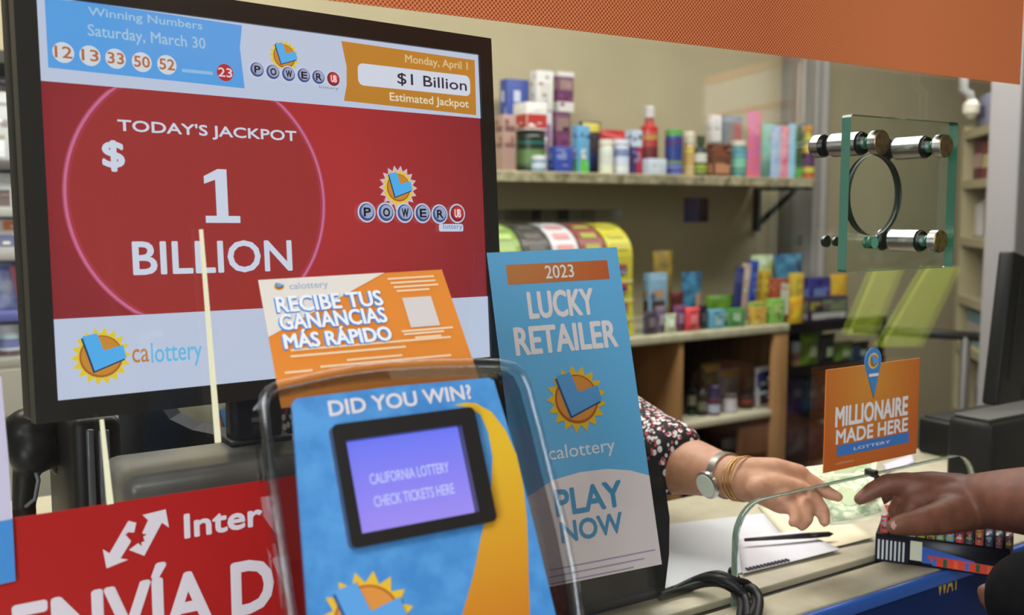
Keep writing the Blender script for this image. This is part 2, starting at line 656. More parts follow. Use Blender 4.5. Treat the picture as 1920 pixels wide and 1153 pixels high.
# ---- orange banner on the upper glass
def dot_vinyl():
    m = bpy.data.materials.new('perforated_vinyl')
    m.use_nodes = True
    nt, N, bs = nodes(m)
    tc = N.new('ShaderNodeTexCoord')
    sx = N.new('ShaderNodeSeparateXYZ')
    nt.links.new(tc.outputs['Object'], sx.inputs[0])
    mp = N.new('ShaderNodeMapping')
    mp.inputs['Rotation'].default_value = (0, math.radians(45), 0)
    mp.inputs['Scale'].default_value = (1, 0, 1)
    vo = N.new('ShaderNodeTexVoronoi')
    vo.inputs['Scale'].default_value = 330
    vo.inputs['Randomness'].default_value = 0.0
    nt.links.new(tc.outputs['Object'], mp.inputs[0])
    nt.links.new(mp.outputs[0], vo.inputs['Vector'])
    st = N.new('ShaderNodeValToRGB')
    st.color_ramp.elements[0].position = 0.30
    st.color_ramp.elements[1].position = 0.46
    st.color_ramp.elements[0].color = lin((146, 68, 42)) + (1,)
    st.color_ramp.elements[1].color = lin((244, 142, 88)) + (1,)
    nt.links.new(vo.outputs['Distance'], st.inputs[0])
    fade = N.new('ShaderNodeMapRange')
    fade.inputs['From Min'].default_value = 0.05
    fade.inputs['From Max'].default_value = 0.30
    nt.links.new(sx.outputs[0], fade.inputs['Value'])
    mx = N.new('ShaderNodeMix')
    mx.data_type = 'RGBA'
    nt.links.new(fade.outputs[0], mx.inputs[0])
    nt.links.new(st.outputs[0], mx.inputs[6])
    mx.inputs[7].default_value = lin((238, 136, 84)) + (1,)
    nt.links.new(mx.outputs[2], bs.inputs['Base Color'])
    bs.inputs['Roughness'].default_value = 0.45
    return m


zb = on(1280, 82, 1, GF).z
xb = on(1911, 162, 1, GF).x
b = MB().box((0.25, GF - 0.0011, zb), (xb, GF - 0.0003, zb + 0.26), dot_vinyl())
simple('window_banner', b, 'long orange perforated vinyl banner across the top of the glass partition', 'banner')

# ---- pin sign MILLIONAIRE MADE HERE
t0, t1 = on(1548, 691, 1, GF), on(1716, 851, 1, GF)
t0.z = (on(1548, 692, 1, GF).z + on(1716, 673, 1, GF).z) / 2
t1.z = (on(1553, 884, 1, GF).z + on(1716, 850, 1, GF).z) / 2
ms = thing('window_sign', 'orange square sign reading millionaire made here with a blue map pin on top', 'sign', ((t0.x + t1.x) / 2, GF - .001, t1.z))
art = Art((t0.x, GF - 0.0016, t0.z), (1, 0, 0), (0, 0, 1))


def glow(c1, c2, c, r0, r1):
    """radial printed colour blend around c (object space of the print)"""
    m = bpy.data.materials.new('print_blend')
    m.use_nodes = True
    nt, N, bs = nodes(m)
    tc = N.new('ShaderNodeTexCoord')
    ds = N.new('ShaderNodeVectorMath')
    ds.operation = 'DISTANCE'
    ds.inputs[1].default_value = c
    mr = N.new('ShaderNodeMapRange')
    mr.inputs['From Min'].default_value = r0
    mr.inputs['From Max'].default_value = r1
    mx = N.new('ShaderNodeMix')
    mx.data_type = 'RGBA'
    mx.inputs[6].default_value = lin(c1) + (1,)
    mx.inputs[7].default_value = lin(c2) + (1,)
    nt.links.new(tc.outputs['Object'], ds.inputs[0])
    nt.links.new(ds.outputs['Value'], mr.inputs['Value'])
    nt.links.new(mr.outputs[0], mx.inputs[0])
    nt.links.new(mx.outputs[2], bs.inputs['Base Color'])
    bs.inputs['Roughness'].default_value = 0.5
    return m, nt, bs, mx


pin = art.uv((1636, 676))
om = glow((222, 152, 62), (204, 104, 44), (pin[0] - (t1.x - t0.x) / 2, 0, t0.z - t1.z + pin[1] - 0.02), 0.0, 0.11)[0]
b = MB().box((t0.x, GF - 0.0016, t1.z), (t1.x, GF - 0.0004, t0.z), om)
b.build('panel', ms)
SB = mat((74, 142, 204), 0.45)
pts = []
pr = abs(art.uv((1636, 652))[1] - pin[1])
tip = art.uv((1636, 746))
for i in range(25):
    a_ = math.radians(-25 + 230 * i / 24)
    pts.append((pin[0] + pr * math.cos(a_), pin[1] + pr * math.sin(a_)))
pts.append((tip[0] + .001, tip[1]))
MB().sheet([pts], lambda u, v, k: art.at(u, v, 0.0003 if k else 0.0011), SB).build('map_pin', ms)
LM = dict(y=mat((238, 190, 40), .5), ring=mat((172, 92, 34), .5), o=mat((216, 132, 46), .5), dk=mat((34, 62, 112), .5), b=mat((90, 168, 236), .5))
art.step = 0.0003
WHT = mat((240, 238, 240), 0.5)
art.disc(pin, pr * .62, mat((226, 214, 190), .5), 5, False)
sun_logo(art, pin, pr * 0.62, LM, 6, 16, False)
art.rect((1627, 701), (1645, 704), WHT, 6)
art.done('pin_logo', ms)
art.text('MILLIONAIRE', (1566, 763), (1701, 778), WHT, 2, 0.05)
art.text('MADE HERE', (1567, 806), (1701, 808), WHT, 2, 0.05)
art.done('lettering', ms)
art.rect((1569, 836), (1703, 829), mat((66, 128, 206), .5), 2)
art.text('LOTTERY', (1600, 838), (1668, 830), WHT, 3, 0.01)
art.text('calottery', (1566, 867), (1600, 866), mat((232, 190, 150), .5), 2)
art.done('footer_strip', ms)

# ---- red money-transfer poster on the lower glass
rz = (on(24, 969, 1, GF).z + on(491, 902, 1, GF).z) / 2
rx0, rx1 = on(-60, 990, 1, GF).x, on(640, 880, 1, GF).x
rp = thing('window_poster', 'red money transfer poster with white arrows and letters behind the ticket checker', 'poster', ((rx0 + rx1) / 2, GF - .001, 1.004))
b = MB().box((rx0, GF - 0.0012, 1.004), (rx1, GF - 0.0003, rz), mat((176, 30, 30), 0.4))
b.build('panel', rp)
art = Art((rx0, GF - 0.0012, rz), (1, 0, 0), (0, 0, 1), 0.0003)
PW_ = mat((226, 216, 226), 0.5)


def c3(l):
    return [(x / 2.545, 700 + y / 2.545) for x, y in l]


art.poly(c3([(680, 675), (790, 648), (806, 735), (772, 712), (688, 870), (615, 842), (655, 812), (690, 800), (678, 762), (706, 700)]), PW_, 1)
art.poly(c3([(490, 838), (522, 858), (612, 703), (650, 712), (640, 758), (596, 766), (626, 800), (575, 882), (612, 888), (508, 930)]), PW_, 1)
st = [(650 + (50 if i % 2 == 0 else 21) * math.sin(math.pi * i / 5 + .1), 778 - (52 if i % 2 == 0 else 22) * math.cos(math.pi * i / 5 + .1)) for i in range(10)]
art.poly(c3(st), mat((176, 30, 30), 0.4), 2)
art.done('arrow_emblem', rp)
art.text('Inter', (344, 964), (492, 985), PW_, 1, 0.05)
art.text('ENVÍA D', (20, 1106), (515, 1141), PW_, 1, 0.04)
art.done('lettering', rp)

# ---- lavender and blue poster at the left end of the glass
art = Art((on(0, 690, 1, GF).x, GF - 0.0022, on(0, 690, 1, GF).z), (1, 0, 0), (0, 0, 1), 0.0003)
lp = thing('edge_poster', 'pale lavender poster with a blue foot at the far left end of the glass', 'poster', art.at(0, -.2))
q = [art.uv(p) for p in ((-40, 712), (2, 706), (15, 850), (22, 960), (29, 1088), (-40, 1104))]
MB().sheet([q], lambda u, v, k: art.at(u, v, 0.0002 if k else 0.0008), mat((206, 200, 226), .5)).build('panel', lp)
q = [art.uv(p) for p in ((-40, 984), (23, 972), (29, 1088), (-40, 1104))]
art.poly(q, mat((70, 142, 214), .5), 4, False)
art.done('blue_band', lp)

# ---- two fluorescent tube reflections, put in as pale cream strips on the glass
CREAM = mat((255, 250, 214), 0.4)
for (p0, p1, wd, lab) in (((376, 430), (408, 829), 0.0048, 'pale strip imitating a tube light reflection on the glass over the screen'), ((190, 786), (206, 944), 0.0048, 'pale yellow strip imitating a tube light reflection below the left half of the screen')):
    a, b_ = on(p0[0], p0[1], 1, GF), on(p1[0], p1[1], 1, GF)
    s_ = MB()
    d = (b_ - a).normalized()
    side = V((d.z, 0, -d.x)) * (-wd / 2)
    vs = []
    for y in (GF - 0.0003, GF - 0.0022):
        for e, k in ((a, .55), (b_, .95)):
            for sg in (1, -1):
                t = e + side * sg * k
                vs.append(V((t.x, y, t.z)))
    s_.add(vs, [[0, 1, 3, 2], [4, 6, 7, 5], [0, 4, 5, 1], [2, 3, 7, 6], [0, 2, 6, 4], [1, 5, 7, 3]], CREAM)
    simple('reflection_strip', s_, lab, 'strip', 'pale strips imitating reflections on the glass')

# ================================================================== jackpot monitor
MC = [V(p) for p in ((.1255, .0968, 1.6123), (.5666, .1404, 1.6075), (.5655, .1155, 1.2817), (.1245, .0719, 1.2865))]
mu, mv = (MC[1] - MC[0]), (MC[0] - MC[3])
MWd, MHt = mu.length, mv.length
art = Art(MC[0], mu, mv, 0.0003)
mo = thing('jackpot_monitor', 'black flat screen showing a red one billion jackpot notice behind the glass', 'monitor', (0.27, 0.11, 1.222))
U_, V_, N_ = art.u, art.v, art.n
oL = art.uv((44, 400))[0]
oR = art.uv((929, 380))[0]
oT = art.uv((700, 41))[1]
oB = art.uv((99, 791))[1]
BEZ = mat((44, 42, 41), 0.35)
bz = [(oL, oB), (oR, oB), (oR, oT), (oL, oT)]
inn = [(0, -MHt), (MWd, -MHt), (MWd, 0), (0, 0)]
MB().sheet([bz, inn], lambda u, v, k: art.at(u, v, -0.012 if k else 0.004), BEZ).build('bezel', mo)
cc = art.at((oL + oR) / 2, (oT + oB) / 2, -0.027)
MB().box((-(oR - oL) / 2, -(oT - oB) / 2, -0.0145), ((oR - oL) / 2, (oT - oB) / 2, 0.0145), mat((30, 29, 29), 0.5), 0.004, 2, (U_, V_, N_), cc).build('back_shell', mo)


def E(c, k=1.0):
    return mat(c, 0.12, emit=k, spec=0.5)


# red field with its printed darker sides
cr = art.uv((384, 372))
sm, nt, bs, mx = glow((178, 50, 52), (104, 34, 46), (0, 0, 0), 0.06, 0.36)
bs.inputs['Base Color'].default_value = (0.01, 0.01, 0.01, 1)
for l in list(nt.links):
    if l.to_socket == bs.inputs['Base Color']:
        nt.links.remove(l)
nt.links.new(mx.outputs[2], bs.inputs['Emission Color'])
bs.inputs['Emission Strength'].default_value = 1.0
bs.inputs['Roughness'].default_value = 0.1
cw = art.at(art.uv((560, 330))[0], art.uv((560, 330))[1]) - ORG[mo]
for nd in nt.nodes:
    if nd.type == 'VECT_MATH':
        nd.inputs[1].default_value = cw
hd = art.uv((480, 186))[1]
ft = art.uv((507, 577))[1]
scr = MB()
scr.add([art.at(0, -MHt, -.0005), art.at(MWd, -MHt, -.0005), art.at(MWd, 0, -.0005), art.at(0, 0, -.0005)], [[0, 1, 2, 3]], sm)
so = scr.build('screen', mo)
WH = E((196, 206, 232))
W2 = E((214, 220, 240))
rr_ = abs(art.uv((628, 380))[0] - art.uv((140, 373))[0]) / 2
art.disc(cr, rr_ * .985, E((160, 50, 48)), 0, False, 80)
art.b.v = [v for v in art.b.v]
for k, (a_, b_, c_) in enumerate(((.95, .97, (172, 58, 76)), (.97, .99, (206, 112, 150)), (.99, 1.0, (176, 70, 100)))):
    art.ring(cr, rr_ * a_, rr_ * b_, E(c_), 1 + 0, 90, px=False)
# keep the circle inside the red field
vs = art.b.v
lo_, hi_ = ft, hd
for i, v in enumerate(vs):
    d = (v - art.o)
    t = d.dot(art.v)
    if t > hi_:
        vs[i] = v - art.v * (t - hi_)
    if t < lo_:
        vs[i] = v + art.v * (lo_ - t)
art.done('circle_graphic', mo)
art.rect((0, 0), (MWd, hd), WH, 2, False)
art.poly([(83, -2), (154, 3), (453, 48), (449, 90), (458, 166), (90, 127)], E((92, 164, 236)), 3)
art.text('Winning Numbers', (164, 13), (379, 61), E((168, 204, 232)), 4, 0.015)
art.text('Saturday, March 30', (163, 45), (385, 99), E((168, 204, 232)), 4, 0.015)
r_ = abs(art.uv((138, 100))[0] - art.uv((118, 99))[0])
for (x, y), t in zip(((118, 99), (168, 105), (216, 110.5), (265, 117), (312, 122)), ('12', '13', '33', '50', '52')):
    art.disc((x, y), r_ * 1.02, E((216, 222, 232)), 4)
    c = art.uv((x, y))
    art.text(t, (c[0] - r_ * .82, c[1] + r_ * .62), (c[0] + r_ * .82, c[1] - r_ * .55), E((190, 108, 66)), 5, 0.03, False)
art.disc((421, 136.5), r_ * .93, E((186, 46, 50)), 4)
c = art.uv((421, 136.5))
art.text('23', (c[0] - r_ * .8, c[1] + r_ * .5), (c[0] + r_ * .8, c[1] - r_ * .5), E((232, 214, 222)), 5, 0.03, False)
art.rect((340, 129), (398, 141), E((150, 196, 238)), 4)
art.poly([(639, 77), (889, 113), (892, 216), (644, 189), (649, 160), (649, 125)], E((196, 132, 46)), 3)
art.rect((669, 118), (881, 181), E((216, 222, 240)), 4, r=0.006)
art.text('Monday, April 1', (758, 102), (876, 136), E((226, 200, 150)), 4, 0.02)
art.text('$1 Billion', (743, 136), (874, 174), E((40, 40, 58)), 5, 0.02)
art.text('Estimated Jackpot', (729, 173), (878, 207), E((236, 224, 196)), 4, 0.02)
EM = dict(y=E((232, 204, 50)), ring=E((170, 100, 40)), o=E((206, 140, 50)), dk=E((40, 60, 90)), b=E((84, 178, 246)))
PB = dict(halo=E((206, 214, 238)), rim=E((70, 84, 140)), face=E((160, 170, 206)), k=E((16, 16, 20)))
Ru = abs(art.uv((532, 75))[1] - art.uv((532, 106))[1])
sun_logo(art, (532, 106), Ru, EM, 4)
for ch, x, y in (('P', 479, 131.6), ('O', 508.8, 136), ('W', 538, 140), ('E', 566.6, 142.5), ('R', 594, 145.5)):
    letter_ball(art, (x, y), 0.0066, ch, PB, 10)
PR_ = dict(halo=E((206, 214, 238)), rim=E((120, 36, 40)), face=E((196, 50, 54)), k=E((236, 220, 226)))
letter_ball(art, (622, 149), 0.0068, 'UB', PR_, 10)
art.text('lottery', (596, 161), (632, 171), E((120, 124, 150)), 10)
art.done('header_band', mo)
# jackpot words
art.text("TODAY'S JACKPOT", (219, 223), (556, 271), W2, 3, 0.028)
art.done('title_lettering', mo)
art.text('$', (189, 262), (235, 323), W2, 3, 0.05)
p1 = art.uv((380.5, 316)), art.uv((450, 418))
w1 = p1[1][0] - p1[0][0]
h1 = p1[0][1] - p1[1][1]
xa, ya = p1[0][0], p1[1][1]
art.poly([(xa + w1 * .32, ya + h1 * .1), (xa + w1 * .66, ya + h1 * .1), (xa + w1 * .66, ya + h1), (xa + w1 * .40, ya + h1), (xa, ya + h1 * .86), (xa, ya + h1 * .72), (xa + w1 * .32, ya + h1 * .80)], W2, 3, False)
art.rect((xa, ya + h1 * .13), (xa + w1, ya), W2, 3.4, False)
art.done('amount_lettering', mo)
art.text('BILLION', (246, 452), (548, 508), W2, 3, 0.03)
art.done('billion_lettering', mo)
Ru = abs(art.uv((746, 316))[1] - art.uv((746, 352))[1])
sun_logo(art, (746, 352), Ru, EM, 4, edge=E((222, 190, 210)))
for ch, x, y in (('P', 684.5, 398), ('O', 720.5, 398.6), ('W', 755.6, 399.4), ('E', 789, 400), ('R', 821, 401.7)):
    letter_ball(art, (x, y), 0.0087, ch, PB, 10)
letter_ball(art, (854, 400.5), 0.0087, 'UB', PR_, 10)
art.rect((820, 420), (866, 434), E((206, 214, 238)), 9, r=0.002)
art.text('lottery', (828, 420), (864, 432), E((90, 130, 180)), 10)
art.done('game_logo', mo)
art.rect((0, ft), (MWd, -MHt), WH, 2, False)
Ru = abs(art.uv((189, 613))[1] - art.uv((189, 668))[1])
sun_logo(art, (189, 668), Ru, EM, 4)
art.text('ca', (246, 655), (279, 678), E((196, 130, 70)), 4, 0.01)
art.text('lottery', (281, 643), (379, 684), E((110, 190, 236)), 4, 0.01)
art.done('footer_band', mo)
# neck down to the terminal it stands on
ZT = on(231, 893, 1, .06).z
b = MB()
n0 = on(434, 760, 1, 0.12)
n1 = on(492, 760, 1, 0.12)
b.box((n0.x, 0.118, ZT), (n1.x + .02, 0.145, 1.42), mat((38, 40, 46), 0.4), 0.006)
b.box((n0.x - .004, 0.11, ZT), (n1.x + .026, 0.149, ZT + .005), mat((38, 40, 46), 0.4), 0.002)
b.build('neck', mo)

# ---- grey terminal under the monitor
a = on(231, 893, 1, .05)
tm = thing('lottery_terminal', 'grey rounded lottery terminal box carrying the big screen on its neck', 'terminal', (a.x + .13, 0.13, 1.0))
b = MB()
b.box((a.x, 0.045, 1.0), (a.x + 0.27, 0.150, ZT), noisy((92, 90, 88), (112, 110, 106), 14, 0.3), 0.014, 4)
b.build('case', tm)
b = MB()
b.box((a.x + .01, 0.0432, ZT - .034), (a.x + .26, 0.0452, ZT - .028), mat((150, 148, 144), .3))
b.build('seam_trim', tm)

# ---- black box printer and a desk scanner left of the terminal
a = dep(134, 788, 0.93)
b_ = dep(226, 788, 0.96)
pt = thing('receipt_printer', 'tall black receipt printer under the left end of the screen', 'printer', ((a.x + b_.x) / 2, a.y + .07, 1.0))
MB().box((a.x, a.y, 1.0), (b_.x, a.y + .16, a.z), mat((20, 19, 20), .45), 0.01, 3).build('case', pt)
b = MB()
b.box((a.x + .012, a.y - .004, a.z - .11), (a.x + .019, a.y + .004, a.z - .01), mat((86, 86, 92), .25), 0.002)
b.box((b_.x - .022, a.y - .004, a.z - .13), (b_.x - .012, a.y + .004, a.z - .012), mat((86, 86, 96), .25), 0.002)
b.build('trim_bar', pt)
a = dep(226, 782, 1.16)
b_ = dep(330, 782, 1.16)
b = MB()
pts = [dep(x, y, 1.2) for x, y in ((222, 760), (300, 760), (318, 786), (360, 806), (430, 820), (420, 870), (222, 930))]
A2 = Art(pts[0], RT, UP)
q = [((p - pts[0]).dot(RT), (p - pts[0]).dot(UP)) for p in pts]
bw = V((math.sin(YAW), math.cos(YAW), 0))
cb = thing('machine_cover', 'dark navy curved machine cover behind the grey terminal', 'machine', (pts[0].x + .05, pts[0].y + .05, 1.0))
dq = -(pts[0].z - 1.0) / UP.z
q[-1] = (q[-1][0], dq)
q[-2] = (q[-2][0], dq)
MB().sheet([q], lambda u, v, k: A2.o + A2.u * u + A2.v * v + bw * (0.04 if k else 0), noisy((22, 24, 34), (30, 34, 46), 30, .7)).build('cover', cb)
b = MB()
pts = [dep(x, y, 1.32) for x, y in ((285, 774), (432, 752), (436, 826), (400, 824), (330, 800))]
A3 = Art(pts[0], RT, UP)
q = [((p - pts[0]).dot(RT), (p - pts[0]).dot(UP)) for p in pts]
ws = thing('counter_sign', 'white curved sign with an orange sun logo behind the dark navy machine cover', 'sign', (pts[2].x, pts[2].y, 1.0))
bx = max(p[0] for p in q)
drop = -(pts[0].z - 1.0) / UP.z
MB().sheet([[(-.02, .03), (bx + .02, .03), (bx + .02, drop), (-.02, drop)]], lambda u, v, k: A3.o + A3.u * u + A3.v * v + bw * (0.003 if k else 0), mat((208, 206, 186), .6)).build('panel', ws)
sun_logo(A3, (432, 792), 0.024, LM, 1, 16)
A3.done('logo', ws)

hs = [dep(75, 840, 1.0)]
sc_ = thing('barcode_scanner', 'black rounded desk scanner on a short stem at the lower left', 'scanner', (hs[0].x, hs[0].y, 1.0))
BK = mat((24, 23, 24), .35)
D = dep
organic('head', [[(D(55, 812, 1.0), .026), (D(88, 815, 1.02), .020)], [(D(55, 812, 1.0), .024), (D(60, 850, .99), .022), (D(108, 858, 1.02), .008)],
                 [(D(88, 815, 1.02), .018), (D(112, 880, 1.03), .007)], [(D(60, 850, .99), .020), (D(50, 880, .99), .012)],
                 [(D(50, 880, .99), .013), (D(45, 950, .99), .011)]], BK, sc_, .002, 6)
b = MB()
p = D(45, 950, .99)
b.tube([p, (p.x, p.y, 1.012)], .011, BK)
b.lathe([(.045, 0), (.045, .008), (.02, .016)], (p.x, p.y, 1.0), BK, 28)
b.build('stand', sc_)
MB().tube([D(62, 870, .985), D(72, 900, .98), D(66, 935, .98), D(48, 950, .98)], .0022, mat((96, 96, 104), .3)).build('cord', sc_)

# ================================================================== DID YOU WIN ticket checker (customer side)
CK = [CAM + (V(p) - CAM) * .92 for p in ((.2679, -.1528, 1.2898), (.3797, -.1606, 1.2922), (.379, -.1955, 1.2132), (.2672, -.1877, 1.2108))]
cu_, cv_ = (CK[1] - CK[0]).normalized(), (CK[0] - CK[3]).normalized()
cn_ = cu_.cross(cv_).normalized()
BH = 0.0055
art = Art(CK[0] - cn_ * BH, cu_, cv_, 0.0003)
cent = art.at(.05, -.05)
tc = thing('ticket_checker', 'blue ticket checker reading did you win in a clear plastic housing', 'ticket checker', (cent.x, cent.y, 1.0))
FB = noisy((70, 138, 206), (88, 158, 222), 60, .35)
fp = [art.uv(p) for p in ((548, 756), (556, 747), (740, 724), (916, 708), (926, 713), (966, 846), (1000, 980), (1042, 1153), (1078, 1310), (588, 1330), (577, 1153), (561, 940))]
MB().sheet([fp], lambda u, v, k: art.at(u, v, -0.003 if k else 0), FB).build('face_panel', tc)
# the yellow path
gm = bpy.data.materials.new('path_print')
gm.use_nodes = True
nt, N, bs = nodes(gm)
tcn = N.new('ShaderNodeTexCoord')
sx = N.new('ShaderNodeSeparateXYZ')
crp = N.new('ShaderNodeValToRGB')
crp.color_ramp.elements[0].position = 0.25
crp.color_ramp.elements[0].color = lin((206, 124, 34)) + (1,)
crp.color_ramp.elements[1].position = 0.85
crp.color_ramp.elements[1].color = lin((232, 186, 44)) + (1,)
nt.links.new(tcn.outputs['Generated'], sx.inputs[0])
nt.links.new(sx.outputs[2], crp.inputs[0])
nt.links.new(crp.outputs[0], bs.inputs['Base Color'])
bs.inputs['Roughness'].default_value = .4
art.poly([(851, 760), (872, 755), (892, 756), (921, 772), (948, 807), (968, 852), (981, 910), (988, 975), (990, 1049), (993, 1153), (996, 1322), (830, 1326), (866, 1153), (888, 1074), (901, 1008), (911, 967), (921, 910), (923, 856), (915, 811), (901, 778), (880, 764)], gm, 1)
art.done('path_graphic', tc)
art.text('DID YOU WIN?', (613, 752), (886, 748), mat((226, 220, 226), .5), 2, 0.05)
art.done('title_lettering', tc)
Rs = abs(art.uv((690, 1068))[1] - art.uv((690, 1166))[1])
LC = dict(y=mat((236, 190, 44), .45), ring=mat((182, 94, 36), .45), o=mat((222, 146, 62), .45), dk=mat((40, 84, 140), .45), b=mat((92, 162, 226), .45))
sun_logo(art, (690, 1166), Rs, LC, 2, 16, rot=.1)
art.done('sun_logo', tc)
# display: raised black bezel round a lit screen
bz = [(0, -.0795), (.1031, -.0795), (.1031, 0), (0, 0)]
bz = rr(.1031, .0795, .004, 3, .05155, -.03975)
ai = Art(CK[0], cu_, cv_, .0003)
iq = [ai.uv(p) for p in ((674, 1000), (897, 961), (863, 799), (650, 825))]
x0, x1 = (iq[0][0] + iq[3][0]) / 2, (iq[1][0] + iq[2][0]) / 2
y0, y1 = (iq[0][1] + iq[1][1]) / 2, (iq[2][1] + iq[3][1]) / 2
BZ = mat((40, 37, 36), .4)
MB().sheet([bz, [(x0, y0), (x1, y0), (x1, y1), (x0, y1)]], lambda u, v, k: ai.at(u, v, -0.0055 if k else 0.002), BZ, mat((74, 74, 90), .3)).build('display_bezel', tc)  # edge walls coloured lighter, the screen's reflection put into the colour
scm = bpy.data.materials.new('lit_screen')
scm.use_nodes = True
nt, N, bs = nodes(scm)
tcn = N.new('ShaderNodeTexCoord')
sx = N.new('ShaderNodeSeparateXYZ')
crp = N.new('ShaderNodeValToRGB')
crp.color_ramp.elements[0].color = lin((160, 142, 244)) + (1,)
crp.color_ramp.elements[1].color = lin((108, 120, 246)) + (1,)
nt.links.new(tcn.outputs['Generated'], sx.inputs[0])
nt.links.new(sx.outputs[2], crp.inputs[0])
nt.links.new(crp.outputs[0], bs.inputs['Emission Color'])
bs.inputs['Emission Strength'].default_value = 0.95
bs.inputs['Base Color'].default_value = (.02, .02, .03, 1)
bs.inputs['Roughness'].default_value = .15
b = MB()
b.add([ai.at(x0, y0, -.005), ai.at(x1, y0, -.005), ai.at(x1, y1, -.005), ai.at(x0, y1, -.005)], [[0, 1, 2, 3]], scm)
ds = b.build('display_screen', tc)
a4 = Art(CK[0] - cn_ * .005, cu_, cv_, .0003)
TX = mat((196, 204, 255), .2, emit=.95)
a4.text('CALIFORNIA LOTTERY', (691, 889), (843, 885), TX, 1, 0.015)
a4.text('CHECK TICKETS HERE', (699, 931), (853, 925), TX, 1, 0.015)
ORG[ds] = ORG[tc]
a4.done('screen_lettering', ds)
# device body and pedestal behind the face
vb = min(p[1] for p in fp)
b = MB()
b.box((.012, vb + .015, -.055), (.118, .008, -.0035), mat((120, 118, 120), .5), .008, 3, (cu_, cv_, cn_), art.o)
b.build('case', tc)
bp_ = art.at(.06, vb + .03, -.04)
b = MB()
b.box((bp_.x - .07, bp_.y - .04, 1.0), (bp_.x + .07, bp_.y + .09, 1.012), mat((44, 44, 46), .4), .004)
b.box((bp_.x - .035, bp_.y - .0, 1.01), (bp_.x + .035, bp_.y + .05, bp_.z), mat((44, 44, 46), .4), .004)
b.build('pedestal', tc)
# clear housing: bent acrylic shell with a thick rounded rim
ACR = clear((.90, .92, .93), 1.5, .02, 1.0, '_housing')
RIM = clear((.93, .945, .95), 1.6, .06, 1.5, '_rim')
ho = [art.uv(p) for p in ((560, 1330), (538, 1153), (519, 1020), (502, 895), (493, 820), (487, 768), (490, 749), (499, 738), (515, 730), (593, 712), (655, 701), (716, 694), (800, 689), (880, 687), (925, 688), (950, 693), (966, 704), (978, 730), (1000, 812), (1018, 885), (1045, 990), (1062, 1075), (1072, 1153), (1090, 1320))]
front = [art.at(u, v, .010) for u, v in ho]
back = [art.at(u, v, -.024) for u, v in ho]
b = MB()
n = len(ho)
b.add(front + back, [[i, i + 1, n + i + 1, n + i] for i in range(n - 1)], ACR, True)
cx = sum(p[0] for p in ho) / n
cy = sum(p[1] for p in ho) / n
inner = [(cx + (u - cx) * .965, cy + (v - cy) * .975) for u, v in ho]
b.add([art.at(u, v, .009) for u, v in inner] + [art.at(u, v, -.024) for u, v in inner], [[i, i + 1, n + i + 1, n + i] for i in range(n - 1)], ACR, True)
b.build('housing', tc)
fl_ = MB()
SMOKE = clear((.66, .67, .68), 1.5, .03, 1.0, '_flange')
f2 = [((u - .05) * .985 + .05, v - .001) for u, v in fp]
fl_.sheet([ho, f2], lambda u, v, k: art.at(u, v, -.0045 if k else -.0025), SMOKE)
fl_.build('housing_flange', tc)
MB().tube(front, .0030, RIM, 10).build('housing_rim', tc)

# ---- flyer tucked behind the checker
FL = [V(p) for p in ((.2572, -.0388, 1.3859), (.4039, -.0702, 1.3912), (.39, -.1472, 1.3203), (.2433, -.1159, 1.315))]
art = Art(FL[0], FL[1] - FL[0], FL[0] - FL[3], .0003)
FWd, FHt = (FL[1] - FL[0]).length, (FL[0] - FL[3]).length
fl = thing('flyer', 'orange and cream flyer with white Spanish headline tucked behind the ticket checker', 'flyer', art.at(FWd / 2, -FHt))
ORC = mat((226, 134, 40), .5)
MB().sheet([[(0, -FHt - .02), (FWd, -FHt - .02), (FWd, 0), (0, 0)]], lambda u, v, k: art.at(u, v, -.0006 if k else 0), ORC).build('sheet', fl)
pt_ = art.uv((722, 516))
pl_ = art.uv((508, 632))
art.poly([(0, pl_[1]), (pt_[0], 0), (0, 0)], mat((228, 220, 212), .5), 1, False)
art.done('cream_corner', fl)


def c4(x, y):
    return (470 + x / 3.602, 480 + y / 3.602)


for t, tl, br in (('RECIBE TUS', c4(160, 278), c4(905, 346)), ('GANANCIAS', c4(182, 396), c4(932, 460)), ('MÁS RÁPIDO', c4(206, 506), c4(966, 582))):
    a_, b_ = art.uv(tl), art.uv(br)
    a_, b_ = (a_[0], a_[1] - .0006), (b_[0], b_[1] + .0008)
    art.text(t, (a_[0] - .0010, a_[1] - .0006), (b_[0] - .0010, b_[1] - .0006), mat((70, 146, 226), .5), 2, .05, False)
    art.text(t, a_, b_, mat((238, 240, 246), .5), 4, .04, False)
art.done('headline_lettering', fl)
sun_logo(art, c4(190, 210), .0042, LM, 2, 16)
art.text('calottery', c4(255, 186), c4(528, 226), mat((150, 178, 206), .5), 2)
art.done('logo', fl)
art.rect(c4(1022, 286), c4(1280, 470), mat((214, 206, 204), .5), 2)
LN = mat((240, 206, 166), .5)
for x0_, x1_, y_ in ((925, 1240, 158), (945, 1250, 186), (965, 1270, 214), (985, 1210, 240), (1020, 1370, 512), (1035, 1310, 532), (1110, 1290, 554), (270, 1370, 640), (270, 1060, 682), (650, 1030, 706), (470, 1370, 752), (230, 420, 792)):
    a_, b_ = art.uv(c4(x0_, y_)), art.uv(c4(x1_, y_ - (x1_ - x0_) * .03))
    art.rect((a_[0], a_[1] + .0011), (b_[0], a_[1] - .0011), LN, 2, False)
art.done('small_print', fl)

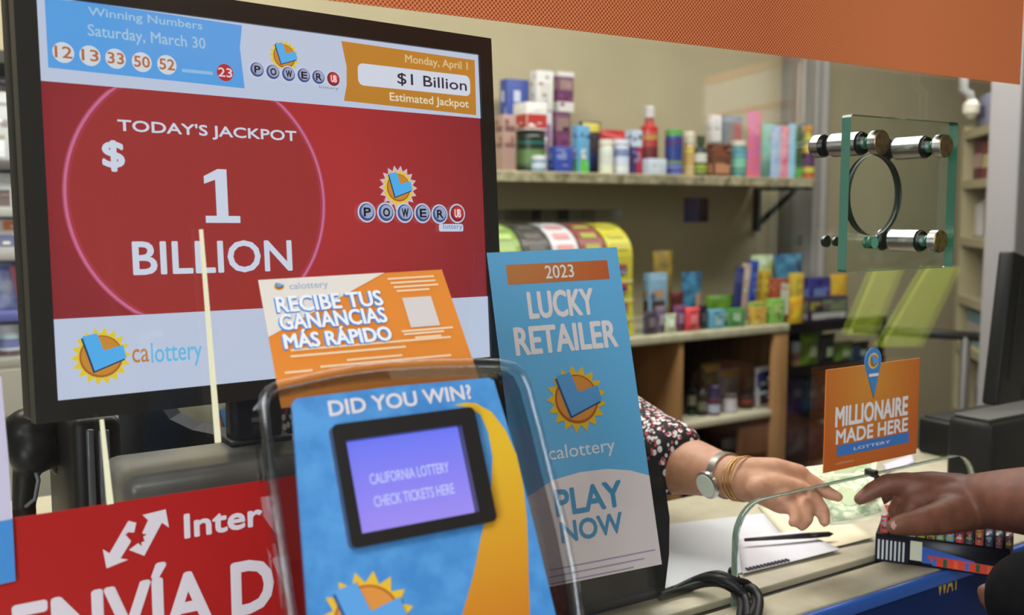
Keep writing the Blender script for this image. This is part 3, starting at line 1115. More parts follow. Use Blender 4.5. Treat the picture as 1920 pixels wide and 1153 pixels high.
# ================================================================== LUCKY RETAILER sign on its black stand (staff side)
S_ = 1.07
LK = [CAM + (V(p) - CAM) * S_ for p in ((.524, .0529, 1.3982), (.6741, .0324, 1.4015), (.6697, -.0511, 1.0788), (.5196, -.0307, 1.0755))]
art = Art(LK[0], LK[1] - LK[0], LK[0] - LK[3], .0003)
LW, LH = (LK[1] - LK[0]).length, (LK[0] - LK[3]).length
lk = thing('retailer_sign', 'tall blue lucky retailer card with a sun logo standing in front of a black stand', 'sign', art.at(LW / 2, -LH))
SKY = mat((108, 188, 246), .45)
MB().sheet([[(0, -LH), (LW, -LH), (LW, 0), (0, 0)]], lambda u, v, k: art.at(u, v, -.0016 if k else 0), SKY).build('panel', lk)
rb = (art.uv((948, 497)), art.uv((1143, 523)))
orm, nt, bs, mx = glow((208, 136, 76), (200, 92, 44), (art.at(*rb[0]) - ORG[lk]), 0.0, 0.14)
art.rect(rb[0], rb[1], orm, 1, False)
art.text('2023', (1020, 498), (1077, 520), WHT, 2, .02)
art.done('year_band', lk)
PWH = mat((248, 238, 246), .5)
art.text('LUCKY', (986, 547), (1117, 590), PWH, 1, .045)
art.text('RETAILER', (961, 614), (1160, 650), PWH, 1, .045)
art.done('title_lettering', lk)
Rs = abs(art.uv((1080, 684))[1] - art.uv((1080, 748))[1])
sun_logo(art, (1081, 748), Rs, LC, 2, 17, rot=.12)
art.done('sun_logo', lk)
art.text('calottery', (1027, 838), (1155, 853), PWH, 1, .0)
art.done('brand_lettering', lk)
PK = mat((244, 230, 236), .5)
lb = [art.uv(p) for p in ((1037, 900), (1088, 885), (1140, 879), (1182, 882), (1221, 891))]
art.poly([(0, -LH), (LW, -LH), (LW, lb[-1][1])] + lb[::-1][1:] + [(max(.003, lb[0][0] - .03), lb[0][1] - .012), (0, lb[0][1] - .02)], PK, 1, False)
TEAL = mat((76, 154, 206), .5)
art.text('PLAY', (1037, 919), (1170, 948), TEAL, 2, .045)
art.text('NOW', (1048, 979), (1170, 998), TEAL, 2, .045)
for i in range(3):
    a_ = art.uv((1030, 1068 + i * 13))
    art.rect((a_[0], a_[1]), (LW - .006 - i * .015, a_[1] - .0014), mat((176, 160, 208), .5), 2, False)
art.done('play_panel', lk)

bk = art.n * -1
hb = thing('card_stand', 'black rounded stand holding up the tall blue lucky retailer card', 'stand', (.68, .07, 1.0))
q = [art.uv(p) for p in ((1000, 862), (1236, 862), (1250, 915), (1258, 970), (1257, 1040), (1249, 1108), (1070, 1150), (1000, 1160))]
o2 = MB().sheet([q], lambda u, v, k: art.at(u, v, -.030 if k else -.0025), noisy((30, 29, 30), (38, 37, 37), 30, .45))
o2.build('back_panel', hb)
A_, B_ = on(1245, 1118, 2, 1.0), on(1040, 1160, 2, 1.0)
zt = art.at(*q[5]).z + .012
A_.y = max(A_.y, .012)
b = MB()
b.add([V((A_.x, A_.y, 1.0)), V((B_.x, A_.y + .004, 1.0)), V((B_.x, A_.y + .11, 1.0)), V((A_.x, A_.y + .11, 1.0)),
       V((A_.x, A_.y, zt)), V((B_.x, A_.y + .004, zt)), V((B_.x, A_.y + .11, zt)), V((A_.x, A_.y + .11, zt))],
      [[0, 1, 5, 4], [1, 2, 6, 5], [2, 3, 7, 6], [3, 0, 4, 7], [4, 5, 6, 7], [3, 2, 1, 0]], mat((30, 29, 30), .5))
b.build('foot', hb)

# ================================================================== counter clutter
def paper(name, px, lab, cat, m, z=1.0012, th=.0008, lift=0.0, n=10):
    P = [on(x, y, 2, z) for x, y in px]
    b = MB()
    vs = []
    for k in range(2):
        for i in range(n + 1):
            for j in range(n + 1):
                s, t = i / n, j / n
                p = (P[0] * (1 - s) + P[1] * s) * (1 - t) + (P[3] * (1 - s) + P[2] * s) * t
                p = p.copy()
                p.z = z + lift * (s ** 3) * (1 - .3 * t) + lift * .4 * max(0, .3 - t) + (th if k == 0 else 0)
                vs.append(p)
    N_ = (n + 1) ** 2
    fs = []
    for i in range(n):
        for j in range(n):
            a = i * (n + 1) + j
            fs.append([a, a + 1, a + n + 2, a + n + 1])
            fs.append([N_ + a, N_ + a + n + 1, N_ + a + n + 2, N_ + a + 1])
    for i in range(n):
        for a, c in ((i * (n + 1), (i + 1) * (n + 1)), (i * (n + 1) + n, (i + 1) * (n + 1) + n), (i, i + 1), (n * (n + 1) + i, n * (n + 1) + i + 1)):
            fs.append([a, c, N_ + c, N_ + a])
    b.add(vs, fs, m, True)
    return b


WP = mat((208, 208, 216), .6)
pa = thing('paper_sheet', 'white perforated form with a dotted edge lying at the opening of the counter glass', 'paper', on(1440, 1030, 2, 1.0))
paper('', ((1384, 1008), (1500, 998), (1575, 1032), (1392, 1076)), '', '', WP, 1.0034, .0008, .002).build('sheet', pa)
a_, b_ = on(1402, 1066, 2, 1.006), on(1476, 1049, 2, 1.006)
b = MB()
for i in range(12):
    p = a_.lerp(b_, i / 11)
    b.box((p.x - .0016, p.y - .003, 1.0052), (p.x + .0016, p.y + .003, 1.0064), mat((40, 40, 54), .6))
b.build('perforation_marks', pa)
simple('paper_sheet', paper('', ((1200, 990), (1440, 962), (1500, 1040), (1240, 1122)), '', '', mat((200, 202, 208), .6), 1.001, .0008, .0), 'large plain white paper sheet on the counter beside the black stand', 'paper')
simple('paper_sheet', paper('', ((1420, 948), (1585, 975), (1640, 1010), (1500, 1040)), '', '', mat((214, 206, 176), .6), 1.0022, .0006, .004), 'cream paper sheet under the shadow of the two hands', 'paper')
simple('paper_slip', paper('', ((1655, 872), (1712, 852), (1716, 866), (1660, 888)), '', '', mat((214, 210, 226), .6), 1.001, .001, .0), 'small pale slip lying below the orange millionaire sign', 'paper')
b = MB()
p0, p1 = on(1396, 1017, 2, 1.009), on(1562, 1005, 2, 1.0095)
p0.z, p1.z = 1.0125, 1.0125
d_ = p1 - p0
b.tube([p0, p0 + d_ * .72], [.0022, .0040], mat((54, 48, 46), .35), 12)
b.tube([p0 + d_ * .72, p0 + d_ * .95, p1], [.0040, .0036, .0008], mat((36, 33, 32), .3), 12)
simple('pen', b, 'dark slender pen lying across the papers under the watch-wearing hand', 'pen')
# cables
CAB = mat((34, 33, 34), .45)
cab = thing('cable_bundle', 'bundle of black cables looping round the corner of the glass opening', 'cables', on(1390, 1120, 2, 1.0))


def cpath(px, zs):
    P = [on(x, y, 2, z) for (x, y), z in zip(px, zs)]
    out = []
    for i in range(len(P) - 1):
        p0 = P[max(i - 1, 0)]; p1 = P[i]; p2 = P[i + 1]; p3 = P[min(i + 2, len(P) - 1)]
        for k in range(6):
            t = k / 6
            out.append(.5 * ((2 * p1) + (p2 - p0) * t + (2 * p0 - 5 * p1 + 4 * p2 - p3) * t * t + (3 * p1 - p0 - 3 * p2 + p3) * t ** 3))
    return out + [P[-1]]


for k, (px, zs, r) in enumerate((
        (((1240, 1114), (1285, 1098), (1318, 1084), (1350, 1085), (1380, 1100), (1398, 1122), (1402, 1160)), (1.006, 1.006, 1.02, 1.028, 1.022, 1.012, 1.008), .0048),
        (((1236, 1118), (1282, 1105), (1318, 1094), (1352, 1094), (1384, 1108), (1410, 1102), (1424, 1125), (1418, 1165)), (1.006, 1.006, 1.014, 1.02, 1.012, 1.02, 1.014, 1.008), .0048),
        (((1260, 1108), (1305, 1086), (1345, 1076), (1378, 1088), (1404, 1096), (1416, 1130), (1400, 1165)), (1.006, 1.014, 1.03, 1.026, 1.018, 1.01, 1.008), .0042),
        (((1372, 1104), (1388, 1130), (1384, 1175)), (1.012, 1.010, 1.008), .004))):
    MB().tube(cpath(px, zs), r, CAB, 10).build('cable', cab)
b = MB()
p = on(1374, 1072, 2, 1.014)
b.lathe([(.001, -.006), (.005, -.004), (.0062, 0), (.005, .004), (.001, .006)], p, mat((20, 20, 20), .35), 14)
b.tube([p, p + V((.004, -.01, -.008))], .002, CAB, 8)
b.build('plug', cab)
# black clip on the head of the opening
p = on(1640, 886, 1, GF)
b = MB()
b.box((p.x - .004, GF - .003, p.z - .006), (p.x + .004, GB + .003, p.z + .003), mat((38, 34, 34), .4), .0015)
b.box((p.x - .005, GF - .006, p.z - .012), (p.x + .003, GF - .0025, p.z - .002), mat((38, 34, 34), .4), .0015)
simple('edge_clip', b, 'small dark clip on the glass edge above the banknotes', 'clip')

# ---- banknotes handed through the opening
def note_mat():
    m = noisy((220, 226, 194), (158, 184, 146), 110, .7, 6, lo=.42, hi=.6)
    return m


NM = note_mat()
NE = mat((240, 240, 212), .7)


def banknote(px, ds, lab, sag):
    P = [dep(x, y, d) for (x, y), d in zip(px, ds)]
    n, mrows = 12, 8
    t = thing('banknote', lab, 'banknote', (P[0] + P[2]) / 2, 'banknotes passing through the opening')

    def f(s, r, h):
        p = (P[0] * (1 - s) + P[1] * s) * (1 - r) + (P[3] * (1 - s) + P[2] * s) * r
        nn = (P[1] - P[0]).cross(P[3] - P[0]).normalized()
        if nn.z < 0:
            nn = -nn
        return p + nn * (h - sag * 4 * s * (1 - s) * (1 - r * .3))
    b = MB()
    vs = [f(i / n, j / mrows, h) for h in (.0003, 0) for i in range(n + 1) for j in range(mrows + 1)]
    N_ = (n + 1) * (mrows + 1)
    fs = []
    for i in range(n):
        for j in range(mrows):
            a = i * (mrows + 1) + j
            fs.append([a, a + 1, a + mrows + 2, a + mrows + 1])
            fs.append([N_ + a, N_ + a + mrows + 1, N_ + a + mrows + 2, N_ + a + 1])
    b.add(vs, fs, NE, True)
    b.build('paper', t)
    b = MB()
    vs, fs = [], []
    for i in range(n + 1):
        for j in range(mrows + 1):
            vs.append(f(.08 + .84 * i / n, .06 + .88 * j / mrows, .0007))
    for i in range(n):
        for j in range(mrows):
            a = i * (mrows + 1) + j
            fs.append([a, a + 1, a + mrows + 2, a + mrows + 1])
    b.add(vs, fs, NM, True)
    vs = [f(.5 + .17 * math.cos(k * math.pi / 12), .5 + .2 * math.sin(k * math.pi / 12), .0012) for k in range(24)]
    b.add(vs, [list(range(24))], mat((176, 190, 150), .7))
    b.build('engraving', t)
    return t


banknote(((1556, 985), (1664, 962), (1632, 884), (1508, 886)), (1.185, 1.19, 1.29, 1.29), 'front banknote held between both hands, its pale lower edge towards the viewer', .004)
banknote(((1540, 912), (1640, 888), (1648, 850), (1508, 876)), (1.30, 1.30, 1.37, 1.37), 'rear banknote seen through the glass below the orange millionaire sign', .003)

# ---- scratch ticket box on the customer edge
a_ = on(1640, 1050, 2, 1.0)
b_ = on(1892, 1086, 2, 1.0)
dx = (b_ - a_).normalized()
dy = V((-dx.y, dx.x, 0))
if dy.x < 0:
    dy = -dy
tb = thing('ticket_box', 'box of bright striped scratch tickets on the counter under the dark hand', 'ticket box', a_ + dx * .07)
Lx = (b_ - a_).length
hz = on(1640, 1000, 1, a_.y).z - 1.0
b = MB()
zz = V((0, 0, 1))
b.box((0, 0, 0), (Lx, .085, hz), mat((28, 27, 36), .3), .001, 1, (dx, dy, zz), a_)
b.build('box', tb)
art = Art(a_ + zz * hz, dx, zz, .0003)
fw = Lx
rs = random.Random(3)
art.rect((0, -hz * .10), (fw * .26, -hz), mat((16, 20, 34), .3), 1, False)
for i in range(7):
    art.rect((fw * (.02 + .032 * i), -hz * .2), (fw * (.035 + .032 * i), -hz * .92), mat((206, 208, 210), .3), 2, False)
art.rect((fw * .27, -hz * .1), (fw * .36, -hz * .8), mat((222, 222, 196), .3), 2, False)
art.poly([(fw * .36, -hz * .25), (fw * .75, -hz * .55), (fw * .75, -hz * .9), (fw * .36, -hz * .85)], mat((52, 96, 186), .3), 1, False)
art.poly([(fw * .40, -hz * .55), (fw * .98, -hz * .62), (fw * .98, -hz * .95), (fw * .45, -hz * .9)], mat((222, 66, 42), .3), 2, False)
for i in range(6):
    art.rect((fw * (.44 + .08 * i), -hz * .62), (fw * (.47 + .08 * i), -hz * .9), mat(((48, 110, 190), (30, 90, 60), (230, 96, 60))[i % 3], .3), 3, False)
art.done('front_print', tb)
TK = ((214, 78, 70), (196, 70, 56), (150, 190, 204), (206, 206, 196), (168, 170, 40), (186, 176, 40), (150, 160, 46), (120, 170, 200), (200, 60, 56), (60, 60, 72), (196, 92, 60), (66, 70, 90), (70, 66, 82), (110, 60, 60))
for i, c in enumerate(TK):
    s0, s1 = .005 + i * fw / len(TK), .004 + (i + 1) * fw / len(TK)
    b = MB()
    h2 = hz + .022 - .0006 * i + .002 * math.sin(i * 2.1)
    b.box((s0, .006, hz * .5), (s1 - .001, .008 + .05, h2), mat(c, .3), .0006, 1, (dx, dy, zz), a_)
    t_ = b.build('ticket_stack', tb)
    ac = Art(a_ + zz * h2, dx, zz, .0003)
    ac.o = a_ + dx * s0 + zz * h2 + dy * .006
    for k in range(3):
        ac.rect((.001, -.002 - .006 * k), (s1 - s0 - .003, -.005 - .006 * k), mat(TK[(i * 3 + k * 5 + 2) % len(TK)], .3), 1, False)
    ORG[t_] = ORG[tb]
    ac.done('ticket_print', t_)

# ================================================================== right-hand till
MG = noisy((22, 22, 23), (27, 27, 28), 20, .5)
nodes(MG)[2].inputs['Specular IOR Level'].default_value = .2
q = D(1865, 795, 1.5)
pr_ = thing('till_printer', 'dark grey till printer with a lighter top at the right edge', 'printer', (q.x + .1, .09, 1.0))
MB().box((q.x, .044, 1.0), (q.x + .26, .122, q.z), MG, .012, 3).build('case', pr_)
b = MB()
b.box((q.x + .006, .052, q.z - .001), (q.x + .25, .114, q.z + .004), mat((58, 56, 52), .5), .002)
b.build('lid', pr_)
k0 = on(1722, 782, 1, .30)
bb = thing('black_till', 'low black till drawer block behind the glass at the right', 'till', (k0.x + .15, .25, 1.0))
MB().box((k0.x, .20, 1.0), (k0.x + .30, .30, k0.z), mat((16, 16, 16), .5), .006, 3).build('case', bb)
MB().box((k0.x + .01, .205, k0.z - .0008), (k0.x + .29, .295, k0.z + .003), mat((30, 31, 30), .5), .001).build('top_plate', bb)
c0_, c1_ = D(1903, 470, 1.80), D(1870, 760, 1.78)
pm = thing('till_screen', 'back of a tall black till screen leaning at the far right edge', 'monitor', (c1_.x + .15, c1_.y + .05, 1.0))
vv = (c0_ - c1_).normalized()
uu = V((1, 0.12, 0)).normalized()
uu = (uu - vv * uu.dot(vv)).normalized()
ww = uu.cross(vv)
hh = (c0_ - c1_).length
b = MB()
b.box((0, 0, 0), (.33, hh, .03), mat((17, 18, 20), .45), .006, 3, (uu, vv, ww), c1_ - ww * .03)
b.build('shell', pm)
b = MB()
b.box((.03, .05, .0), (.30, hh - .03, .004), mat((20, 21, 24), .5), .002, 2, (uu, vv, ww), c1_)
b.build('rear_panel', pm)
m_ = c1_ + uu * .15
b = MB()
b.box((m_.x - .04, m_.y - .01, k0.z + .008), (m_.x + .04, m_.y + .045, m_.z + .05), mat((30, 30, 32), .5), .006)
b.build('foot', pm)
# ================================================================== people
def skin(c1, c2):
    m = noisy(c1, c2, 70, .55, 4, bump=.12)
    b = nodes(m)[2]
    b.inputs['Subsurface Weight'].default_value = .08
    b.inputs['Subsurface Radius'].default_value = (.01, .004, .002)
    return m


def print_cloth():
    m = bpy.data.materials.new('printed_blouse')
    m.use_nodes = True
    nt, N, b = nodes(m)
    tc = N.new('ShaderNodeTexCoord')
    mp = N.new('ShaderNodeMapping')
    mp.inputs['Scale'].default_value = (1, 1, .62)
    mp.inputs['Rotation'].default_value = (.3, .5, .4)
    nt.links.new(tc.outputs['Object'], mp.inputs[0])
    prev = None
    for scale, thr, col, off in ((138, .43, (236, 228, 228), 0), (158, .31, (186, 76, 90), 3.7)):
        vo = N.new('ShaderNodeTexVoronoi')
        vo.inputs['Scale'].default_value = scale
        ad = N.new('ShaderNodeVectorMath')
        ad.inputs[1].default_value = (off, off, off)
        nt.links.new(mp.outputs[0], ad.inputs[0])
        nt.links.new(ad.outputs[0], vo.inputs['Vector'])
        lt = N.new('ShaderNodeMath')
        lt.operation = 'LESS_THAN'
        lt.inputs[1].default_value = thr
        nt.links.new(vo.outputs['Distance'], lt.inputs[0])
        mx = N.new('ShaderNodeMix')
        mx.data_type = 'RGBA'
        nt.links.new(lt.outputs[0], mx.inputs[0])
        if prev is None:
            mx.inputs[6].default_value = lin((24, 22, 24)) + (1,)
        else:
            nt.links.new(prev, mx.inputs[6])
        mx.inputs[7].default_value = lin(col) + (1,)
        prev = mx.outputs[2]
    nt.links.new(prev, b.inputs['Base Color'])
    b.inputs['Roughness'].default_value = .8
    return m


def figure(name, lab, hip, neck, head, fwd, shoulders, arms, feet, sk, hair_m, scale=1.0):
    """one continuous body: legs, trunk, neck, head and the given arm chains"""
    t = thing(name, lab, 'person', (hip.x, hip.y, 0))
    f = V(fwd).normalized()
    sd = V((-f.y, f.x, 0))
    z = V((0, 0, 1))
    ch = []
    for s, ft in zip((1, -1), feet):
        h = hip + sd * (.085 * s)
        k = (h * .5 + ft * .5) + f * .03
        ch.append([(h, .085), (k, .058), (ft + z * .09, .042)])
        ch.append([(ft + z * .05, .042), (ft + f * .15 + z * .035, .03)])
    wst = hip.lerp(neck, .42)
    chest = hip.lerp(neck, .72)
    for a, ra, b_, rb in ((hip, .10, wst, .088), (wst, .088, chest, .098), (chest, .098, neck - z * .03, .05)):
        for s in (.55, -.55):
            ch.append([(a + sd * ra * s * .9, ra), (b_ + sd * rb * s * .9, rb)])
    for sh in shoulders:
        ch.append([(chest + (sh - chest) * .3 + z * .04, .07), (sh, .052)])
    ch.append([(neck - z * .04, .052), (head - z * .07, .048)])
    ch.append([(head + z * .02 - f * .012, .082), (head - z * .05 + f * .02, .062), (head - z * .095 + f * .045, .028)])
    ch.append([(head + f * .075 + z * .01, .012), (head + f * .096 - z * .03, .013)])
    ch.append([(head + f * .072 - z * .062 + sd * .014, .009), (head + f * .072 - z * .062 - sd * .014, .009)])
    for s in (1, -1):
        ch.append([(head + sd * .08 * s + z * .01, .013), (head + sd * .079 * s - z * .03, .010)])
        ch.append([(head + f * .068 + sd * .018 * s + z * .03, .01), (head + f * .06 + sd * .046 * s + z * .03, .009)])
    ch += arms
    organic('body', ch, sk, t, .0027, 10)
    for s in (1, -1):
        eb = MB()
        c = head + f * .072 + sd * .031 * s + z * .008
        eb.lathe([(.0005, -.011), (.008, -.008), (.0112, 0), (.008, .008), (.0005, .011)], c, mat((226, 222, 216), .2), 14, f)
        eb.lathe([(.0052, .0), (.0005, .0012)], c + f * .0098, mat((40, 28, 22), .2), 12, f)
        eb.build('eye', t)
    return t, f, sd, z


# ---- clerk behind the glass
sh_l, sh_r = V((.80, .49, 1.285)), V((.47, .56, 1.30))
hipc, neckc, headc = V((.63, .60, .93)), V((.63, .52, 1.375)), V((.64, .49, 1.50))
el = D(1160, 850, 1.43)
wr = D(1388, 898, 1.235)
fa = [(el, .043), (D(1240, 868, 1.355), .0405), (D(1300, 876, 1.305), .0365), (D(1350, 890, 1.262), .029), (wr, .0245)]
hand = [
    [(wr + V((0, 0, .004)), .0235), (D(1450, 890, 1.225), .0215), (D(1496, 893, 1.225), .0155)],
    [(D(1395, 905, 1.225), .0225), (D(1450, 918, 1.205), .021), (D(1492, 922, 1.20), .0145)],
    [(D(1450, 900, 1.22), .020), (D(1470, 938, 1.19), .0145)],
    # index finger reaching over the note
    [(D(1496, 893, 1.225), .0125), (D(1528, 908, 1.215), .0098), (D(1552, 924, 1.205), .0085), (D(1572, 932, 1.20), .0065)],
    # middle finger bent under the note
    [(D(1496, 914, 1.21), .0118), (D(1528, 938, 1.19), .0098), (D(1543, 960, 1.178), .0086), (D(1546, 978, 1.172), .0070)],
    # ring finger
    [(D(1488, 930, 1.20), .0112), (D(1512, 952, 1.178), .0094), (D(1513, 972, 1.17), .0082), (D(1504, 986, 1.168), .0066)],
    # little finger
    [(D(1472, 940, 1.19), .0100), (D(1490, 958, 1.175), .0084), (D(1494, 972, 1.168), .0072), (D(1486, 980, 1.167), .0058)],
    # thumb, leaving the side of the palm low down and closing under the note
    [(D(1425, 918, 1.20), .017), (D(1462, 944, 1.20), .0125), (D(1500, 950, 1.215), .0105), (D(1530, 948, 1.228), .0088)],
]
arm_r = [(sh_r, .052), (V((.47, .50, 1.05)), .040), (V((.50, .38, 1.055)), .034), (V((.55, .30, 1.045)), .024)]
hand_r = [[(V((.55, .30, 1.045)), .023), (V((.60, .27, 1.035)), .020)]] + [[(V((.60 + .004 * i, .262 + .016 * i, 1.032)), .010), (V((.64 + .004 * i, .245 + .02 * i, 1.022)), .0085), (V((.662 + .003 * i, .238 + .022 * i, 1.012)), .0075)] for i in range(-1, 3)] + [[(V((.575, .275, 1.035)), .012), (V((.60, .232, 1.02)), .009), (V((.62, .218, 1.012)), .0075)]]
SK1 = skin((178, 126, 98), (192, 140, 110))
clerk, f, sd, z = figure('person', 'person behind the glass in a printed black blouse, with watch and bracelets, passing cash', hipc, neckc, headc, (.15, -1, 0), (sh_l, sh_r),
                         [[(sh_l, .052), (el, .043)], fa] + hand + [arm_r] + hand_r, (V((.55, .62, 0)), V((.72, .60, 0))), SK1, None)
BLOUSE = print_cloth()
wst = hipc.lerp(neckc, .42)
chest = hipc.lerp(neckc, .72)
bl = []
for a, ra, b_, rb in ((hipc - V((0, 0, .05)), .115, wst, .104), (wst, .104, chest, .114), (chest, .112, neckc - V((0, 0, .06)), .058)):
    for s in (.55, -.55):
        bl.append([(a + sd * ra * s * .9, ra), (b_ + sd * rb * s * .9, rb)])
for sh in (sh_l, sh_r):
    bl.append([(chest + (sh - chest) * .3 + z * .04, .08), (sh, .066)])
bl.append([(sh_l, .066), (D(1130, 800, 1.44), .066), (D(1196, 846, 1.385), .066), (D(1238, 858, 1.345), .052)])
bl.append([(D(1196, 838, 1.385), .058), (D(1262, 838, 1.33), .036), (D(1283, 830, 1.32), .022)])
bl.append([(sh_r, .064), (V((.47, .50, 1.06)), .056), (V((.49, .44, 1.055)), .05)])
organic('blouse', bl, BLOUSE, clerk, .004, 5)
tr_ = []
for s, ft in zip((1, -1), (V((.55, .62, 0)), V((.72, .60, 0)))):
    h = hipc + sd * (.085 * s)
    k = (h * .5 + ft * .5) + f * .03
    tr_.append([(h, .104), (k, .076), (ft + z * .11, .062)])
tr_.append([(hipc + sd * .05, .11), (hipc - sd * .05, .11)])
organic('trousers', tr_, mat((34, 34, 42), .8), clerk, .006, 5)
hr = [[(headc + z * .035 - f * .03, .088), (headc - z * .02 - f * .045, .08), (headc - z * .10 - f * .05, .06)]]
for s in (1, -1):
    hr.append([(headc + z * .05 + sd * .045 * s, .055), (headc - z * .05 + sd * .075 * s - f * .02, .032), (headc - z * .12 + sd * .07 * s - f * .02, .022)])
organic('hair', hr, mat((46, 32, 26), .5), clerk, .004, 4)


def band(c, ax, r, tk, wd, m, n=28, flat=1.0):
    ax = V(ax).normalized()
    X = ax.orthogonal().normalized()
    Y = ax.cross(X)
    prof = [(r, -wd / 2), (r + tk, -wd / 2), (r + tk, wd / 2), (r, wd / 2), (r, -wd / 2)]
    b = MB()
    b.lathe(prof, c, m, n, ax)
    return b


ax = (wr - el).normalized()
wc = D(1360, 891, 1.255)
SILV = mat((200, 198, 194), .25, .9)
b = band(wc, ax, .0272, .0022, .011, SILV)
toc = (CAM - wc).normalized()
nn = (toc - ax * toc.dot(ax)).normalized()
sx_ = ax.cross(nn)
sx_ = sx_ if sx_.dot(RT) < 0 else -sx_
nn = (nn * .86 + sx_ * .5).normalized()
dc = wc + nn * .0285
b.lathe([(.0165, 0), (.0178, .002), (.0178, .006), (.0155, .0075)], dc, SILV, 28, nn)
wt = b.build('wristwatch', clerk)
b = MB()
b.lathe([(.0148, .0), (.0148, .0006)], dc + nn * .0075, mat((214, 220, 204), .25), 28, nn)
b.build('dial', wt)
GOLD = mat((206, 168, 104), .25, .9)
b = MB()
for k, (x, d, r) in enumerate(((1384, 1.24, .0272), (1391, 1.234, .0275), (1398, 1.228, .0278))):
    c = D(x, 898, d)
    X = ax.orthogonal().normalized()
    Y = ax.cross(X)
    b.tube([c + (X * math.cos(2 * math.pi * i / 36) + Y * math.sin(2 * math.pi * i / 36)) * r for i in range(36)], .0011, GOLD, 6, True)
b.build('bracelet', clerk)

# ---- customer's hand from the right
SK2 = skin((98, 60, 45), (116, 70, 52))
shA, shB = V((1.26, -.52, 1.26)), V((1.40, -.86, 1.26))
hipk, neckk, headk = V((1.50, -.72, .96)), V((1.44, -.70, 1.36)), V((1.41, -.67, 1.49))
elA = D(2150, 970, 1.03)
wA = D(1815, 938, 1.195)
cf = [(elA, .046), (D(1985, 942, 1.10), .0430), (D(1890, 938, 1.15), .0360), (wA, .0305)]
ch = [
    [(D(1860, 938, 1.165), .0325), (D(1825, 940, 1.185), .0318), (D(1775, 940, 1.195), .0290)],
    [(wA, .0300), (D(1750, 925, 1.20), .0270), (D(1706, 912, 1.20), .0165)],
    [(D(1800, 930, 1.21), .0280), (D(1745, 920, 1.225), .0235), (D(1712, 916, 1.225), .0180)],
    [(D(1790, 948, 1.18), .0275), (D(1745, 940, 1.185), .0205), (D(1718, 938, 1.19), .0155)],
    # index finger on top of the note
    [(D(1702, 908, 1.20), .0150), (D(1664, 907, 1.20), .0125), (D(1636, 920, 1.205), .0108), (D(1612, 936, 1.205), .0078)],
    # middle finger beside it, tucked under
    [(D(1708, 918, 1.225), .0145), (D(1672, 915, 1.235), .0120), (D(1655, 930, 1.24), .0102), (D(1640, 944, 1.24), .0076)],
    # ring finger curled
    [(D(1714, 932, 1.215), .0140), (D(1690, 944, 1.205), .0122), (D(1680, 960, 1.20), .0105), (D(1690, 971, 1.195), .0085)],
    # little finger curled
    [(D(1726, 946, 1.20), .0125), (D(1702, 960, 1.185), .0108), (D(1700, 974, 1.18), .0092), (D(1712, 980, 1.18), .0075)],
    # thumb from the side of the palm, stretched towards the ticket box
    [(D(1835, 948, 1.19), .0285), (D(1800, 958, 1.17), .0245), (D(1760, 972, 1.145), .0192), (D(1720, 980, 1.13), .0150), (D(1690, 984, 1.125), .0122), (D(1676, 988, 1.122), .0092)],
]
elB, wB = V((1.08, -.55, 1.0)), D(1945, 1125, .95)
hb_ = [[(wB, .025), (D(1900, 1112, .96), .021)]]
for i, (dx_, dy_) in enumerate(((0, 0), (4, 16), (14, 30), (26, 42))):
    hb_.append([(D(1905 + dx_, 1106 + dy_, .96), .0105), (D(1872 + dx_, 1104 + dy_, .965), .009), (D(1845 + dx_, 1108 + dy_, .97), .0072)])
hb_.append([(D(1925, 1100, .955), .013), (D(1900, 1082, .975), .0105), (D(1876, 1084, .985), .008)])
cust, f, sd, z = figure('person', 'person at the right edge in black reaching a bare arm to take the banknote', hipk, neckk, headk, (-.75, .65, 0), (shA, shB),
                        [[(shA, .055), (elA, .046)], cf] + ch + [[(shB, .055), (elB, .044), (wB, .027)]] + hb_, (V((1.42, -.64, 0)), V((1.56, -.80, 0))), SK2, None)
SHIRT = noisy((11, 11, 13), (17, 17, 19), 60, .9)
nodes(SHIRT)[2].inputs['Specular IOR Level'].default_value = .12
wst = hipk.lerp(neckk, .42)
chest = hipk.lerp(neckk, .72)
bl = []
for a, ra, b_, rb in ((hipk - V((0, 0, .05)), .12, wst, .112), (wst, .112, chest, .12), (chest, .118, neckk - V((0, 0, .06)), .062)):
    for s in (.55, -.55):
        bl.append([(a + sd * ra * s * .9, ra), (b_ + sd * rb * s * .9, rb)])
for sh in (shA, shB):
    bl.append([(chest + (sh - chest) * .3 + z * .04, .085), (sh, .07)])
bl.append([(shA, .07), (shA.lerp(elA, .55), .066)])
bl.append([(shB, .07), (elB, .066), (elB.lerp(wB, .6), .058), (wB, .047)])
organic('shirt', bl, SHIRT, cust, .004, 5)
tr_ = []
for s, ft in zip((1, -1), (V((1.42, -.64, 0)), V((1.56, -.80, 0)))):
    h = hipk + sd * (.085 * s)
    k = (h * .5 + ft * .5) + f * .03
    tr_.append([(h, .11), (k, .08), (ft + z * .11, .066)])
tr_.append([(hipk + sd * .05, .115), (hipk - sd * .05, .115)])
organic('trousers', tr_, mat((40, 44, 58), .85), cust, .006, 5)
organic('hair', [[(headk + z * .04 - f * .02, .086), (headk - z * .01 - f * .04, .08)]], mat((18, 15, 14), .8), cust, .004, 3)
